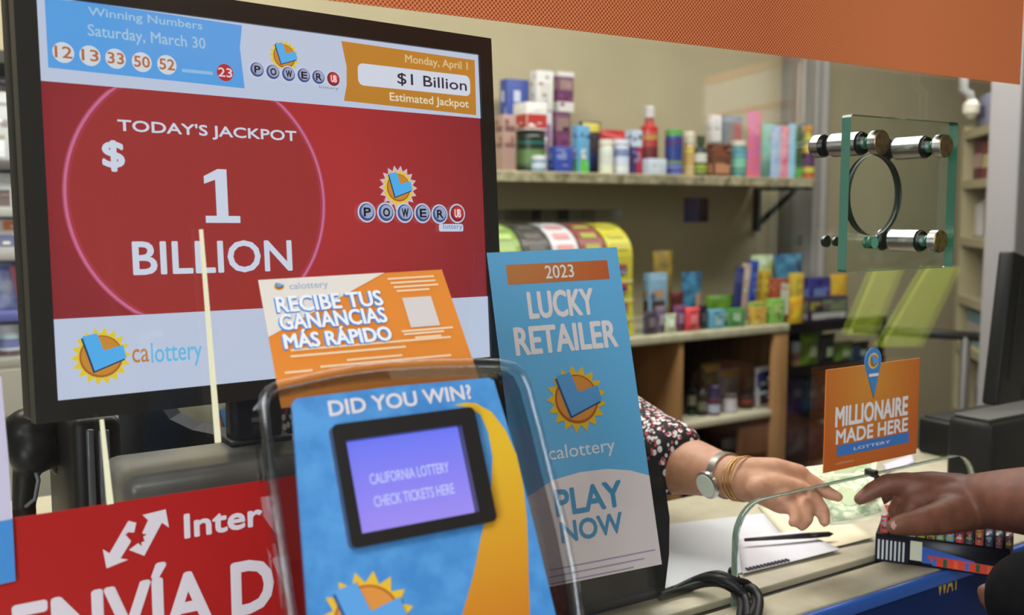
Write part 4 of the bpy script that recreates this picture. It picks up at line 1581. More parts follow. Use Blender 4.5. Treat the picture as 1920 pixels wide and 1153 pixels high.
# thumb nail
tcn_ = D(1680, 985, 1.1215)
toc = (CAM - tcn_).normalized()
b = MB()
tip_d = (D(1676, 988, 1.122) - D(1720, 980, 1.13)).normalized()
sdn = toc.cross(tip_d).normalized()
c0 = D(1681, 985, 1.124) + toc * .0098
vs = [c0 + tip_d * (.0075 * math.cos(k * math.pi / 8)) + sdn * (.0055 * math.sin(k * math.pi / 8)) - toc * (.0018 * abs(math.sin(k * math.pi / 8))) for k in range(16)] + [c0 + toc * .0012]
b.add(vs, [[k, (k + 1) % 16, 16] for k in range(16)], mat((190, 150, 136), .3), True)
nl = b.build('thumb_nail', cust)
nl['label'] = 'pale thumb nail'
# ================================================================== back of the shop
MAT0 = mat


def mat(c, *a, **k):                       # colours from here on greyed and slightly darkened
    g = .3 * c[0] + .55 * c[1] + .15 * c[2]
    return MAT0(tuple(round((v * .84 + g * .16) * .95) for v in c), *a, **k)


def pbox(name, x0, y0, x1, Y, zb, col, panels, lab, cat, group=None, y1=None, df=.4, tilt=0.0, rough=.45, parts=('printed_face',)):
    xm = (x0 + x1) / 2
    yb = y0 if y1 is None else y1
    ym = (y0 + yb) / 2
    R_ = on(x1, ym, 1, Y)
    L0 = on(x0, ym, 1, Y)
    T = abs(R_.x - L0.x)
    az = (L0.x - CAM.x) / (Y - CAM.y)
    d = max(.012, min(df * T / max(az, .25), .16))
    w_ = max(.012, T - d * az)
    ztop = on(xm, y0, 1, Y + d / 2).z
    h = max(.012, ztop - zb)
    t = thing(name, lab, cat, (R_.x - w_ / 2, Y + d / 2, zb), group)
    b = MB()
    b.box((R_.x - w_, Y, zb), (R_.x, Y + d, zb + h), mat(col, rough), min(.0025, w_ * .08))
    b.build('carton', t)
    a = Art((R_.x - w_, Y, zb + h), (1, 0, 0), (0, 0, 1), .0006)
    lf = Art((R_.x - w_, Y + d, zb + h), (0, -1, 0), (0, 0, 1), .0006)
    rs = random.Random(int(x0 * 13 + y0 * 7))
    panels = list(panels or [])
    if w_ > .02:
        for i in range(5):
            u_, v_ = rs.uniform(.06, .7), rs.uniform(.05, .85)
            k_ = rs.choice((-46, -30, 34, 60, 80))
            tint = rs.choice(((1, 1, 1), (1, .9, .8), (.85, .95, 1), (1, .8, .85)))
            panels.append((u_, v_, min(.95, u_ + rs.uniform(.12, .4)), min(.97, v_ + rs.uniform(.03, .1)), tuple(max(8, min(240, (c_ + k_) * t_)) for c_, t_ in zip(col, tint))))
    if panels:
        for i, (u0, v0, u1, v1, c) in enumerate(panels):
            a.rect((u0 * w_, -v0 * h), (u1 * w_, -v1 * h), mat(c, rough), 1 + i * .5, False)
            if v1 - v0 < .5 or u1 - u0 > .8:
                lf.rect((u0 * d, -v0 * h), (u1 * d, -v1 * h), mat(c, rough), 1 + i * .5, False)
        a.done('printed_face', t)
        lf.done('printed_side', t)
    if tilt:
        t.rotation_euler = (0, tilt, 0)
    return t


def pbottle(name, x0, y0, x1, Y, zb, col, bands, cap, capf, lab, cat, group=None, shape='bottle', rough=.3, yref=None):
    xm = (x0 + x1) / 2
    L0, R_ = on(x0, yref or y0, 1, Y), on(x1, yref or y0, 1, Y)
    az = math.atan2(on(xm, y0, 1, Y).x - CAM.x, Y - CAM.y)
    r = max(.008, abs(R_.x - L0.x) * math.cos(az) / 2)
    c = on(xm, yref or y0, 1, Y + r)
    h = max(.02, on(xm, y0, 1, Y + r).z - zb)
    t = thing(name, lab, cat, (c.x, c.y, zb), group)
    hb = h * (1 - capf)
    if shape == 'bottle':
        prof = [(r * .86, 0), (r, hb * .04), (r, hb * .72), (r * .9, hb * .82), (r * .5, hb * .93), (r * .46, hb)]
    elif shape == 'tube':
        prof = [(r * .95, 0), (r, hb * .03), (r, hb * .9), (r * .8, hb)]
    elif shape == 'taper':
        prof = [(r * .7, 0), (r, hb * .15), (r * .96, hb * .45), (r * .62, hb * .75), (r * .4, hb)]
    else:
        prof = [(r * .95, 0), (r, hb * .05), (r, hb * .95), (r * .95, hb)]
    MB().lathe(prof, (c.x, c.y, zb), mat(col, rough), 20).build('body', t)
    rs = random.Random(int(x0 * 11 + y0 * 5))
    bands = list(bands or []) + [(h_, h_ + .05, tuple(max(10, min(236, c_ + rs.choice((-40, 40, 70)))) for c_ in col)) for h_ in (rs.uniform(.05, .18), rs.uniform(.74, .8))]
    if bands:
        b = MB()
        for h0, h1, cc in bands:
            b.lathe([(r * 1.012, hb * h0), (r * 1.012, hb * h1)], (c.x, c.y, zb), mat(cc, .4), 20)
        b.build('label_band', t)
    if capf > 0:
        rc_ = r * (.62 if shape in ('bottle', 'taper') else .98)
        MB().lathe([(rc_, 0), (rc_, h * capf * .85), (rc_ * .85, h * capf)], (c.x, c.y, zb + hb), mat(cap, .35), 18).build('cap', t)
    return t


def pbag(name, x0, y0, x1, Y, zb, c1, c2, lab, cat, group=None, patch=None, y1=None, puff=.35, lean=0.0):
    xm = (x0 + x1) / 2
    ym = y0 if y1 is None else (y0 + y1) / 2
    L0, R_ = on(x0, ym, 1, Y), on(x1, ym, 1, Y)
    W = abs(R_.x - L0.x)
    zt = on(xm, y0, 1, Y).z
    H = max(.03, zt - zb)
    t = thing(name, lab, cat, ((L0.x + R_.x) / 2, Y, zb), group)
    rs = random.Random(int(x0 * 7 + y0))
    n = 12
    D_ = min(W, H) * puff
    front, back = [], []
    for i in range(n + 1):
        for j in range(n + 1):
            u, v = i / n, j / n
            k = max(0, math.sin(math.pi * u)) ** .6 * max(0, math.sin(math.pi * v)) ** .5
            nz = (rs.random() - .5) * .10 * D_ * (1 if 0 < i < n and 0 < j < n else 0)
            inset = .05 * W * math.sin(math.pi * v) * (2 * u - 1)
            x = L0.x + u * W - inset
            y_ = Y + lean * v * H
            zz_ = zb + v * H
            front.append(V((x, y_ - D_ * .5 * k + nz - .0008, zz_)))
            back.append(V((x, y_ + D_ * .5 * k + .0008, zz_)))
    N_ = (n + 1) ** 2
    fs = []
    for i in range(n):
        for j in range(n):
            a = i * (n + 1) + j
            fs.append([a, a + n + 1, a + n + 2, a + 1])
            fs.append([N_ + a, N_ + a + 1, N_ + a + n + 2, N_ + a + n + 1])
    m = noisy(c1, c2, 22, .35, 3)
    MB().add(front + back, fs, m, True).build('pouch', t)
    if patch:
        b = MB()
        for u0, v0, u1, v1, c in patch:
            q = []
            fs2 = []
            kk = 5
            for i in range(kk + 1):
                for j in range(kk + 1):
                    u, v = u0 + (u1 - u0) * i / kk, v0 + (v1 - v0) * j / kk
                    k = max(0, math.sin(math.pi * u)) ** .6 * max(0, math.sin(math.pi * v)) ** .5
                    q.append(V((L0.x + u * W - .05 * W * math.sin(math.pi * v) * (2 * u - 1), Y + lean * v * H - D_ * .56 * k - .003, zb + v * H)))
            for i in range(kk):
                for j in range(kk):
                    a = i * (kk + 1) + j
                    fs2.append([a, a + kk + 1, a + kk + 2, a + 1])
            b.add(q, fs2, mat(c, .4), True)
        b.build('printed_patch', t)
    return t


# ---- wall shelf
YS, ZS = 1.95, on(1240, 327, 1, 1.95).z
sl, sr = 1.45, on(1527, 338, 1, YS).x
sh = thing('wall_shelf', 'long cream wall shelf on dark brackets holding the bottles and boxes', 'shelf', ((sl + sr) / 2, 2.12, ZS - .03))
SHM = noisy((150, 142, 116), (176, 168, 136), 30, .6)
b = MB().box((sl, YS, ZS - .03), (sr, 2.299, ZS), SHM, .003)
b.build('board', sh)
MB().box((sl, YS - .006, ZS - .034), (sr, YS - .0005, ZS - .004), noisy((96, 92, 66), (164, 156, 126), 26, .6)).build('front_edge', sh)
for x in (1.58, on(1448, 350, 1, 2.2).x):
    b = MB()
    b.box((x - .012, 1.99, ZS - .045), (x + .012, 2.297, ZS - .0305), mat((46, 44, 40), .5), .002)
    b.box((x - .012, 2.27, ZS - .22), (x + .012, 2.297, ZS - .045), mat((46, 44, 40), .5), .002)
    b.add([V((x - .006, 2.06, ZS - .046)), V((x + .006, 2.06, ZS - .046)), V((x + .006, 2.27, ZS - .20)), V((x - .006, 2.27, ZS - .20)), V((x - .006, 2.09, ZS - .046)), V((x + .006, 2.09, ZS - .046)), V((x + .006, 2.27, ZS - .17)), V((x - .006, 2.27, ZS - .17))],
          [[0, 1, 2, 3], [4, 7, 6, 5], [0, 4, 5, 1], [2, 6, 7, 3], [0, 3, 7, 4], [1, 5, 6, 2]], mat((46, 44, 40), .5))
    b.build('bracket', sh)
G1 = 'goods on the wall shelf'
YF, YB = 1.99, 2.13
Z = ZS + .0005
wht, pur, blu = (218, 216, 212), (116, 48, 104), (52, 76, 170)
pbox('carton', 937, 150, 992, 2.17, Z, (52, 76, 168), [(.3, .12, .6, .24, (200, 206, 226)), (.1, .42, .6, .56, (196, 202, 224)), (.7, .3, .9, .6, (150, 160, 210))], 'tall blue carton with pale marks at the left end of the wall shelf', 'box', G1, df=.25)
pbox('carton', 928, 216, 968, YF, Z, (172, 136, 124), [(.1, .2, .9, .3, (120, 80, 74)), (.1, .5, .9, .58, (126, 84, 80))], 'pinkish brown carton standing in front of the tall blue carton', 'box', G1)
pbottle('jar', 964, 246, 1022, YF, Z, (38, 52, 40), [(.15, .6, (92, 128, 68))], (40, 46, 40), .1, 'dark green jar under the white and red tub', 'jar', G1, 'jar', yref=280)
jt = on(990, 246, 1, YF + .03).z
pbox('tub', 962, 194, 1026, YF, jt + .002, (222, 218, 214), [(.02, .42, .98, .92, (196, 48, 40))], 'white tub with a broad red band standing on the dark green jar', 'tub', G1)
pbottle('jar', 996, 292, 1024, YF - .03, Z, (120, 160, 186), [(.3, .8, (190, 206, 220))], (214, 216, 214), .25, 'small pale blue jar at the shelf edge before the dark green jar', 'jar', G1, 'jar', yref=305)
lo = pbox('carton', 994, 210, 1036, YB, Z, (204, 196, 206), [(.1, .2, .9, .6, (150, 110, 150))], 'lilac and white carton hidden under the upright white carton', 'box', G1, df=.3)
zt = on(1015, 210, 1, YB + .03).z
pbox('carton', 994, 134, 1038, YB, zt + .002, (226, 224, 218), [(.04, .0, .96, .2, (232, 230, 228)), (.2, .3, .8, .9, (212, 212, 206))], 'plain white upright carton on top of the lilac one', 'box', G1, df=.3)
pu = pbox('carton', 1029, 212, 1070, YB, Z, (108, 44, 92), [(.1, .08, .9, .3, (150, 116, 110)), (.1, .35, .9, .74, (126, 56, 110)), (.0, .76, 1, 1, (206, 196, 190))], 'purple carton with a white foot, lower of the purple pair', 'box', G1, df=.3)
zt = on(1050, 212, 1, YB + .03).z
pbox('carton', 1034, 136, 1076, YB, zt + .002, (112, 50, 100), [(0, 0, 1, .12, (222, 220, 214)), (.1, .2, .9, .45, (158, 124, 112)), (0, .75, 1, 1, (216, 212, 206))], 'purple carton with white ends, upper of the purple pair', 'box', G1, df=.3)
pbox('carton', 1026, 276, 1076, YF, Z, (48, 70, 176), [(.1, .1, .6, .5, (120, 136, 200))], 'low blue carton in front of the purple cartons', 'box', G1, df=.3)
pbox('carton', 1072, 236, 1106, YF, Z, (86, 158, 206), [(.2, .72, .9, 1, (80, 190, 50)), (.3, .5, .7, .7, (220, 206, 196))], 'light blue carton with a green foot', 'box', G1, df=.35)
pbag('snack_bag', 1086, 228, 1126, YB - .02, Z, (30, 34, 48), (66, 56, 60), 'black bag with a yellow top behind the light blue carton', 'bag', G1, [(.1, .8, .9, .97, (206, 186, 40)), (.1, .1, .6, .4, (40, 56, 130))])
pbottle('bottle', 1122, 262, 1150, YF, Z, (222, 216, 198), [(.3, .7, (206, 206, 196))], (220, 216, 200), .18, 'cream bottle right of the light blue carton', 'bottle', G1, 'tube', yref=295)
pbottle('bottle', 1147, 262, 1180, YF, Z, (196, 206, 226), [(.6, .85, (110, 130, 190))], (210, 214, 226), .15, 'white and pale blue bottle beside the cream bottle', 'bottle', G1, 'tube', yref=295)
pbag('snack_bag', 1122, 244, 1180, YB, Z, (186, 36, 34), (160, 30, 36), 'red bag leaning behind the cream and pale blue bottles', 'bag', G1)
pbox('carton', 1172, 244, 1204, YF + .02, Z, (66, 46, 110), [(0, 0, 1, .38, (190, 206, 224)), (.5, .4, 1, 1, (190, 30, 58)), (.4, .5, .8, .7, (150, 120, 170))], 'white, violet and red carton left of the tall red bottle', 'box', G1)
pbottle('bottle', 1200, 199, 1234, YB - .05, Z, (196, 66, 60), [(.62, .7, (196, 140, 60)), (.2, .5, (130, 50, 52))], (206, 200, 198), .17, 'tall red bottle with a white cap, tallest on the wall shelf', 'bottle', G1, 'bottle', yref=260)
pbox('carton', 1204, 298, 1250, YF - .02, Z, (190, 204, 222), [(.1, .3, .6, .8, (206, 212, 220))], 'low pale blue carton below the tall red bottle', 'box', G1, df=.3)
pbottle('can', 1246, 243, 1280, YF, Z, (44, 66, 144), [(.3, .36, (120, 150, 60)), (.02, .28, (96, 112, 186))], (88, 166, 76), .14, 'blue can with a green lid', 'can', G1, 'jar', yref=285)
pbottle('bottle', 1280, 247, 1303, YF + .03, Z, (206, 166, 92), [(.1, .3, (214, 196, 150))], (214, 206, 180), .28, 'amber bottle with a cream cap right of the blue can', 'bottle', G1, 'tube', yref=285)
pbottle('bottle', 1301, 254, 1326, YF, Z, (44, 60, 38), [(.42, .7, (206, 206, 196)), (.1, .35, (150, 170, 50))], (52, 70, 44), .2, 'dark green bottle with a white label', 'bottle', G1, 'bottle', yref=290)
br = pbox('carton', 1324, 270, 1372, YF, Z, (110, 62, 40), [(.1, .1, .9, .4, (134, 72, 46)), (.1, .6, .9, .9, (190, 130, 90))], 'brown carton under the white carton', 'box', G1, df=.3)
zt = on(1350, 270, 1, YF + .03).z
pbox('carton', 1326, 216, 1354, YF, zt + .002, (216, 212, 212), [(.1, .1, .9, .9, (222, 218, 218))], 'small white carton standing on the brown carton', 'box', G1, df=.4)
pbottle('jar', 1368, 264, 1400, YF, Z, (70, 140, 150), [(.3, .6, (120, 196, 168)), (.62, .9, (96, 170, 190))], (214, 206, 186), .14, 'teal jar with a cream lid', 'jar', G1, 'jar', yref=295)
pbox('carton', 1350, 218, 1392, YB, Z, (118, 136, 160), [(.1, .1, .6, .5, (150, 146, 140)), (.5, .1, .95, .9, (196, 110, 110))], 'grey blue carton with a pink side behind the teal jar', 'box', G1, df=.25)
pbag('toothbrush_pack', 1402, 208, 1428, YF, Z, (216, 110, 110), (190, 110, 170), 'tall pink and violet hanging pack', 'pack', G1, puff=.12)
pbag('toothbrush_pack', 1429, 232, 1454, YB, Z, (130, 196, 180), (160, 200, 190), 'aqua pack between the pink packs', 'pack', G1, puff=.12)
pbag('toothbrush_pack', 1446, 236, 1466, YF, Z, (136, 170, 214), (190, 200, 220), 'pale blue pack left of the pink and white pack', 'pack', G1, puff=.12)
pbag('toothbrush_pack', 1464, 236, 1481, YF, Z, (206, 90, 120), (226, 180, 190), 'narrow pink and white pack', 'pack', G1, puff=.12)
pbag('toothbrush_pack', 1480, 232, 1494, YF, Z, (120, 196, 220), (170, 200, 226), 'narrow sky blue pack right of the pink and white one', 'pack', G1, puff=.12)
pbag('toothbrush_pack', 1491, 236, 1506, YF, Z, (30, 40, 30), (80, 110, 60), 'narrow dark green pack left of the yellow bottle', 'pack', G1, [(.1, .02, .9, .2, (70, 180, 50))], puff=.12)
pbottle('bottle', 1501, 236, 1528, YF, Z, (226, 186, 34), [(.0, .14, (206, 96, 40)), (.25, .55, (96, 50, 100))], (222, 150, 40), .1, 'yellow tapered bottle with a violet label at the right end of the wall shelf', 'bottle', G1, 'taper', yref=290)
# cards pinned to the wall below the shelf
cw_ = [on(x, y, 1, 2.296) for x, y in ((1284, 371), (1310, 416))]
b = MB().box((cw_[0].x, 2.292, cw_[1].z), (cw_[1].x, 2.299, cw_[0].z), mat((50, 78, 150), .5))
wc_ = thing('wall_card', 'small blue and black card fixed to the wall below the shelf', 'card', ((cw_[0].x + cw_[1].x) / 2, 2.296, cw_[1].z))
b.build('card', wc_)
MB().box((cw_[1].x + .001, 2.292, cw_[1].z), (cw_[1].x + .05, 2.299, cw_[0].z), mat((34, 38, 34), .5)).build('dark_half', wc_)

# ---- scratch ticket dispenser, left of the blue card
YD = 1.775
ZB_ = on(1190, 632, 1, 1.75).z
dl, dr = on(925, 450, 1, YD).x, on(1188, 470, 1, YD).x
dz = on(1100, 392, 1, YD + .12).z
zsl = on(1150, 425, 1, YD + .1).z
ZB_ += .001
dp = thing('ticket_dispenser', 'clear plastic dispenser with sloping scratch ticket strips behind the blue card', 'dispenser', ((dl + dr) / 2, YD + .16, ZB_))
b = MB()
ACR2 = clear((.9, .92, .92), 1.5, .05, 1.0, '_bins')
zlow = on(1185, 480, 1, YD).z
for k in range(6):
    x = dl + (dr - dl) * k / 5
    b.box((x - .003, YD + .07, zsl - .01), (x + .003, YD + .28, dz), ACR2)
b.box((dl, YD + .28, zsl - .02), (dr, YD + .284, dz), ACR2)
b.box((dl, YD + .066, dz - .035), (dr, YD + .07, dz - .002), ACR2)
b.build('bins', dp)
b = MB()
b.box((dl, YD + .03, ZB_), (dr - .005, YD + .28, zlow - .02), mat((96, 92, 86), .5), .003)
b.build('case', dp)
cols = [((122, 158, 60), (170, 196, 110)), ((72, 70, 66), (104, 98, 92)), ((208, 204, 210), (220, 150, 150)), ((150, 70, 66), (170, 170, 70)), ((206, 196, 40), (196, 190, 60))]
for k, (c1, c2) in enumerate(cols):
    xa, xb = dl + (dr - dl) * (k + .04) / 5, dl + (dr - dl) * (k + .96) / 5
    prof = []
    for i in range(9):
        t_ = i / 8
        prof.append((YD + .15 - .15 * math.sin(t_ * math.pi / 2), zsl + .012 - (zsl + .012 - zlow) * (1 - math.cos(t_ * math.pi / 2))))
    zend = ZB_ + .004
    prof.append((YD, (zlow + zend) / 2))
    prof.append((YD - .012, zend))
    vs = []
    for y_, z_ in prof:
        vs += [V((xa, y_, z_)), V((xb, y_, z_))]
    for y_, z_ in prof:
        vs += [V((xa, y_ + .003, z_ - .002)), V((xb, y_ + .003, z_ - .002))]
    n2 = len(prof)
    fs = []
    for i in range(n2 - 1):
        fs.append([2 * i, 2 * i + 1, 2 * i + 3, 2 * i + 2])
        fs.append([2 * (n2 + i), 2 * (n2 + i) + 2, 2 * (n2 + i) + 3, 2 * (n2 + i) + 1])
        fs.append([2 * i, 2 * i + 2, 2 * (n2 + i) + 2, 2 * (n2 + i)])
        fs.append([2 * i + 1, 2 * (n2 + i) + 1, 2 * (n2 + i) + 3, 2 * i + 3])
    st_ = MB().add(vs, fs, mat(c1, .35)).build('ticket_strip', dp)
    b = MB()
    wq = xb - xa
    H = prof[8][1] - zend
    for i in range(4):
        zc_ = prof[8][1] - H * (.1 + .24 * i)
        for (u0, u1, h0, h1, c) in ((.25, .75, 0, .10, (170, 60, 90) if k == 4 else c2), (.3, .7, .05, .12, (130, 150, 190) if k == 4 else c1), (.0, 1, .2, .22, (214, 206, 150))):
            yy = lambda z_: YD - .012 * (prof[8][1] - z_) / H - .0015
            za, zb2 = zc_ - H * h0, zc_ - H * h1
            b.add([V((xa + wq * u0, yy(za), za)), V((xa + wq * u0, yy(zb2), zb2)), V((xa + wq * u1, yy(zb2), zb2)), V((xa + wq * u1, yy(za), za))], [[0, 1, 2, 3]], mat(c, .35))
    for i in range(2, 8, 2):
        (ya, za), (yb_, zb2) = prof[i], prof[i + 1]
        b.add([V((xa + wq * .2, ya - .002, za + .002)), V((xa + wq * .2, yb_ - .002, zb2 + .002)), V((xa + wq * .8, yb_ - .002, zb2 + .002)), V((xa + wq * .8, ya - .002, za + .002))], [[0, 1, 2, 3]], mat(c2, .35))
    ORG[st_] = ORG[dp]
    b.build('ticket_print', st_)

# ---- wooden counter unit at the back
YC = 1.75
ZB_ -= .001
ZC_ = ZB_
ul, ur = 1.55, on(1475, 700, 1, YC).x
zs_ = on(1375, 781, 1, YC).z
WOOD = noisy((112, 80, 54), (136, 100, 68), 9, .5, stretch=(3, 3, .35))
WOODL = noisy((150, 112, 70), (168, 128, 84), 9, .5, stretch=(3, 3, .35))
CREAMB = mat((196, 190, 160), .5)
un = thing('wooden_cabinet', 'open wooden back counter with a cream top and one cream shelf', 'cabinet', ((ul + ur) / 2, 2.0, 0))
MB().box((ul, YC - .01, ZC_ - .03), (ur, 2.299, ZC_), noisy((170, 166, 138), (190, 186, 158), 20, .5), .004).build('counter_top', un)
xd0, xd1 = on(1240, 700, 1, YC).x, on(1281, 700, 1, YC).x
b = MB()
b.box((ul, YC, 0.0), (ul + .02, 2.29, ZC_ - .03), WOOD)
b.box((xd1 - .022, YC, 0.0), (xd1, 2.29, ZC_ - .03), WOODL)
b.build('divider', un)
b = MB()
b.box((ur - .075, YC - .004, 0), (ur, YC + .018, ZC_ - .03), WOODL, .002)
b.box((ur - .02, YC + .018, 0), (ur, 2.29, ZC_ - .03), WOOD)
b.build('right_stile', un)
MB().box((ul, 2.28, 0), (ur, 2.295, ZC_ - .03), mat((92, 78, 62), .6)).build('back_panel', un)
MB().box((xd1, YC, zs_ - .022), (ur - .02, 2.28, zs_), CREAMB, .002).build('shelf', un)
zbt = on(1330, 850, 1, YC + .1).z
MB().box((ul + .02, YC + .02, zbt - .02), (ur - .02, 2.28, zbt), WOOD).build('bottom_board', un)
zl2 = on(1230, 800, 1, YC).z
MB().box((ul + .02, YC + .16, zl2 - .02), (xd1 - .022, 2.28, zl2), WOOD).build('left_shelf', un)
MB().box((on(1385, 820, 1, YC + .02).x, YC + .012, zbt), (ur - .02, YC + .03, zs_ - .05), noisy((104, 70, 46), (120, 84, 56), 9, .5, stretch=(3, 3, .35))).build('lower_panel', un)

G2 = 'goods on the wooden back counter'
Z = ZC_ + .0005
ya, yb_ = YC + .03, YC + .2
sd_ = pbox('card_display', 1206, 512, 1252, ya + .02, Z, (120, 168, 200), [(.08, .05, .92, .12, (160, 206, 232)), (.2, .28, .8, .42, (190, 150, 110)), (.15, .46, .85, .78, (84, 60, 44))], 'pale blue display box with a dark picture right of the ticket strips', 'box', G2, df=.25)
pbag('snack_bag', 1224, 470, 1262, yb_ + .08, Z, (170, 140, 40), (96, 90, 70), 'yellow bag standing behind the pale blue display box', 'bag', G2)
pbag('toy_pack', 1278, 510, 1316, ya + .14, Z, (44, 60, 96), (70, 140, 176), 'dark blue and teal pack standing alone in the middle of the back counter', 'pack', G2, [(.6, .1, .9, .6, (196, 150, 120))], puff=.2)
rs = random.Random(11)
for k, (x0, y0, x1, c, lab) in enumerate((
        (1208, 582, 1232, (60, 52, 62), 'dark little packet at the left end of the back counter edge'),
        (1228, 574, 1250, (96, 84, 100), 'mauve little packet second from the left on the counter edge'),
        (1246, 588, 1268, (150, 160, 140), 'pale green little packet at the counter edge'),
        (1262, 572, 1286, (92, 56, 84), 'plum little packet between the pale green and red packets'),
        (1284, 576, 1312, (178, 60, 66), 'red little packet at the counter edge'),
        (1308, 572, 1326, (28, 28, 34), 'black little packet left of the teal carton'))):
    pbag('candy_packet', x0, y0, x1, YC + .02 + .012 * (k % 2), Z, c, tuple(min(255, int(v * 1.5)) for v in c), lab, 'packet', G2, [(.25, .3, .75, .7, tuple(min(255, int(v * 1.3 + 50)) for v in c))], puff=.3)
pbag('candy_packet', 1256, 548, 1282, ya + .12, Z, (110, 40, 44), (60, 30, 34), 'dark red pack behind the plum little packet', 'packet', G2)
pbox('carton', 1322, 580, 1360, YC + .02, Z, (96, 170, 206), [(.3, .2, .8, .8, (150, 196, 200))], 'low teal and white carton at the counter edge', 'box', G2, df=.3)
pbox('carton', 1357, 578, 1398, YC + .02, Z, (76, 148, 72), [(.2, .2, .7, .7, (170, 206, 160))], 'low green and white carton right of the teal one', 'box', G2, df=.3)
pbag('snack_bag', 1322, 553, 1376, ya + .13, Z, (96, 140, 40), (70, 110, 40), 'green bag lying behind the teal and green cartons', 'bag', G2)
for x0, y0, x1, c, lab in ((1372, 500, 1390, (44, 52, 116), 'navy box leaning first of the three tall leaning boxes'), (1384, 494, 1402, (184, 160, 140), 'beige box leaning in the middle of the three tall leaning boxes'), (1396, 488, 1416, (44, 76, 182), 'bright blue box leaning last of the three tall leaning boxes')):
    pbox('tall_box', x0, y0, x1, ya + .10, Z + .006, c, [(.1, .1, .9, .3, tuple(min(255, v + 30) for v in c))], lab, 'box', G2, df=.3, tilt=.10)
pbag('snack_bag', 1408, 478, 1450, yb_ + .06, Z, (150, 170, 90), (190, 206, 190), 'pale green bag highest behind the leaning boxes', 'bag', G2)
bx_ = pbox('carton', 1418, 506, 1446, yb_ - .04, Z, (206, 170, 40), [(.2, .2, .8, .5, (226, 200, 60))], 'yellow carton below the pale green bag', 'box', G2)
pbox('carton', 1440, 522, 1480, ya + .09, Z, (170, 74, 44), [(.35, .1, 1, .9, (206, 216, 190))], 'rust carton with a large white label', 'box', G2, df=.4)
pbox('carton', 1402, 566, 1438, YC + .02, Z, (216, 186, 60), [(.15, .3, .85, .75, (230, 170, 60)), (0, 0, 1, .15, (150, 196, 80))], 'yellow carton at the front right of the back counter', 'box', G2, df=.3)
pbox('carton', 1436, 560, 1472, YC + .02, Z, (130, 196, 76), [(.2, .2, .8, .6, (180, 216, 110))], 'lime green carton at the right front corner of the back counter', 'box', G2, df=.3)
pbag('snack_bag', 1452, 476, 1506, yb_ + .10, Z, (30, 44, 90), (76, 140, 170), 'dark blue and aqua bag behind the rust carton', 'bag', G2)

# inside the wooden cabinet
G3 = 'goods inside the wooden cabinet'
Z = zs_ + .0005
y3 = YC + .04
pbottle('bottle', 1288, 700, 1306, y3 + .05, Z, (40, 44, 36), [(.3, .6, (150, 150, 130))], (30, 34, 28), .2, 'dark bottle first on the left of the cabinet shelf', 'bottle', G3, yref=760)
pbottle('bottle', 1306, 712, 1326, y3 + .02, Z, (34, 52, 34), [(.2, .5, (120, 120, 100))], (24, 26, 24), .2, 'dark green bottle second on the left of the cabinet shelf', 'bottle', G3, yref=760)
pbottle('jar', 1324, 722, 1351, y3, Z, (40, 44, 84), [(.1, .5, (176, 186, 214)), (.6, .8, (120, 40, 60))], (40, 42, 96), .25, 'navy jar with a pale blue label on the cabinet shelf', 'jar', G3, 'jar', yref=765)
pbottle('jar', 1353, 738, 1382, y3, Z, (190, 184, 196), [(.1, .7, (206, 200, 210))], (96, 92, 86), .22, 'white labelled jar with a grey lid on the cabinet shelf', 'jar', G3, 'jar', yref=765)
pbag('snack_bag', 1344, 690, 1390, y3 + .16, Z, (110, 112, 114), (150, 150, 150), 'silver bag slumped behind the white labelled jar', 'bag', G3, [(.1, .8, .9, .95, (190, 140, 40))])
pbag('snack_bag', 1314, 680, 1352, y3 + .18, Z, (60, 66, 40), (120, 116, 60), 'olive bag with a yellow top behind the navy jar', 'bag', G3, [(.1, .8, .9, .95, (196, 150, 40))])
pbottle('bottle', 1385, 730, 1412, y3 + .02, Z, (30, 32, 26), [(.35, .6, (150, 50, 44))], (24, 24, 22), .15, 'black bottle with a red label on the cabinet shelf', 'bottle', G3, 'tube', yref=760)
pbox('green_card', 1404, 704, 1430, y3 + .08, Z + .005, (110, 130, 84), [(.3, 0, .5, 1, (160, 176, 130))], 'thin pale green card leaning left of the white frame', 'card', G3, df=.1, tilt=-.18)
fr_ = pbox('picture_frame', 1416, 685, 1462, y3 + .02, Z + .004, (190, 192, 200), [(.12, .12, .88, .95, (32, 36, 52)), (.0, .15, .35, .5, (40, 56, 140))], 'white framed dark panel leaning at the right end of the cabinet shelf', 'frame', G3, df=.12, tilt=-.04)
pbottle('bottle', 1330, 640, 1346, y3 + .22, Z, (70, 60, 40), [(.5, .8, (190, 150, 40))], (60, 50, 40), .2, 'tall brown bottle with a yellow label at the back of the cabinet', 'bottle', G3, yref=730)
pbottle('bottle', 1374, 632, 1392, y3 + .22, Z, (60, 62, 84), [(.5, .8, (140, 146, 170))], (150, 156, 176), .2, 'tall grey blue bottle at the back of the cabinet', 'bottle', G3, yref=730)
Z = zl2 + .0005
pbottle('jar', 1208, 728, 1236, YC + .18, Z, (206, 200, 214), [(.2, .8, (112, 50, 130))], (200, 200, 210), .2, 'white jar with a purple label in the left bay', 'jar', G3, 'jar', yref=765)
pbottle('jar', 1234, 728, 1262, YC + .20, Z, (206, 214, 220), [(.2, .7, (196, 206, 214))], (206, 206, 210), .2, 'plain white jar between the purple and blue labels in the left bay', 'jar', G3, 'jar', yref=765)
pbottle('jar', 1254, 738, 1276, YC + .17, Z, (196, 206, 216), [(.2, .7, (86, 150, 196))], (180, 190, 200), .2, 'white jar with a blue label in the left bay', 'jar', G3, 'jar', yref=765)
Z = zbt + .0005
pbox('carton', 1292, 826, 1322, y3 + .1, Z, (150, 146, 120), [(.1, .2, .9, .8, (170, 166, 140))], 'cream carton on the bottom board of the cabinet', 'box', G3, df=.3)
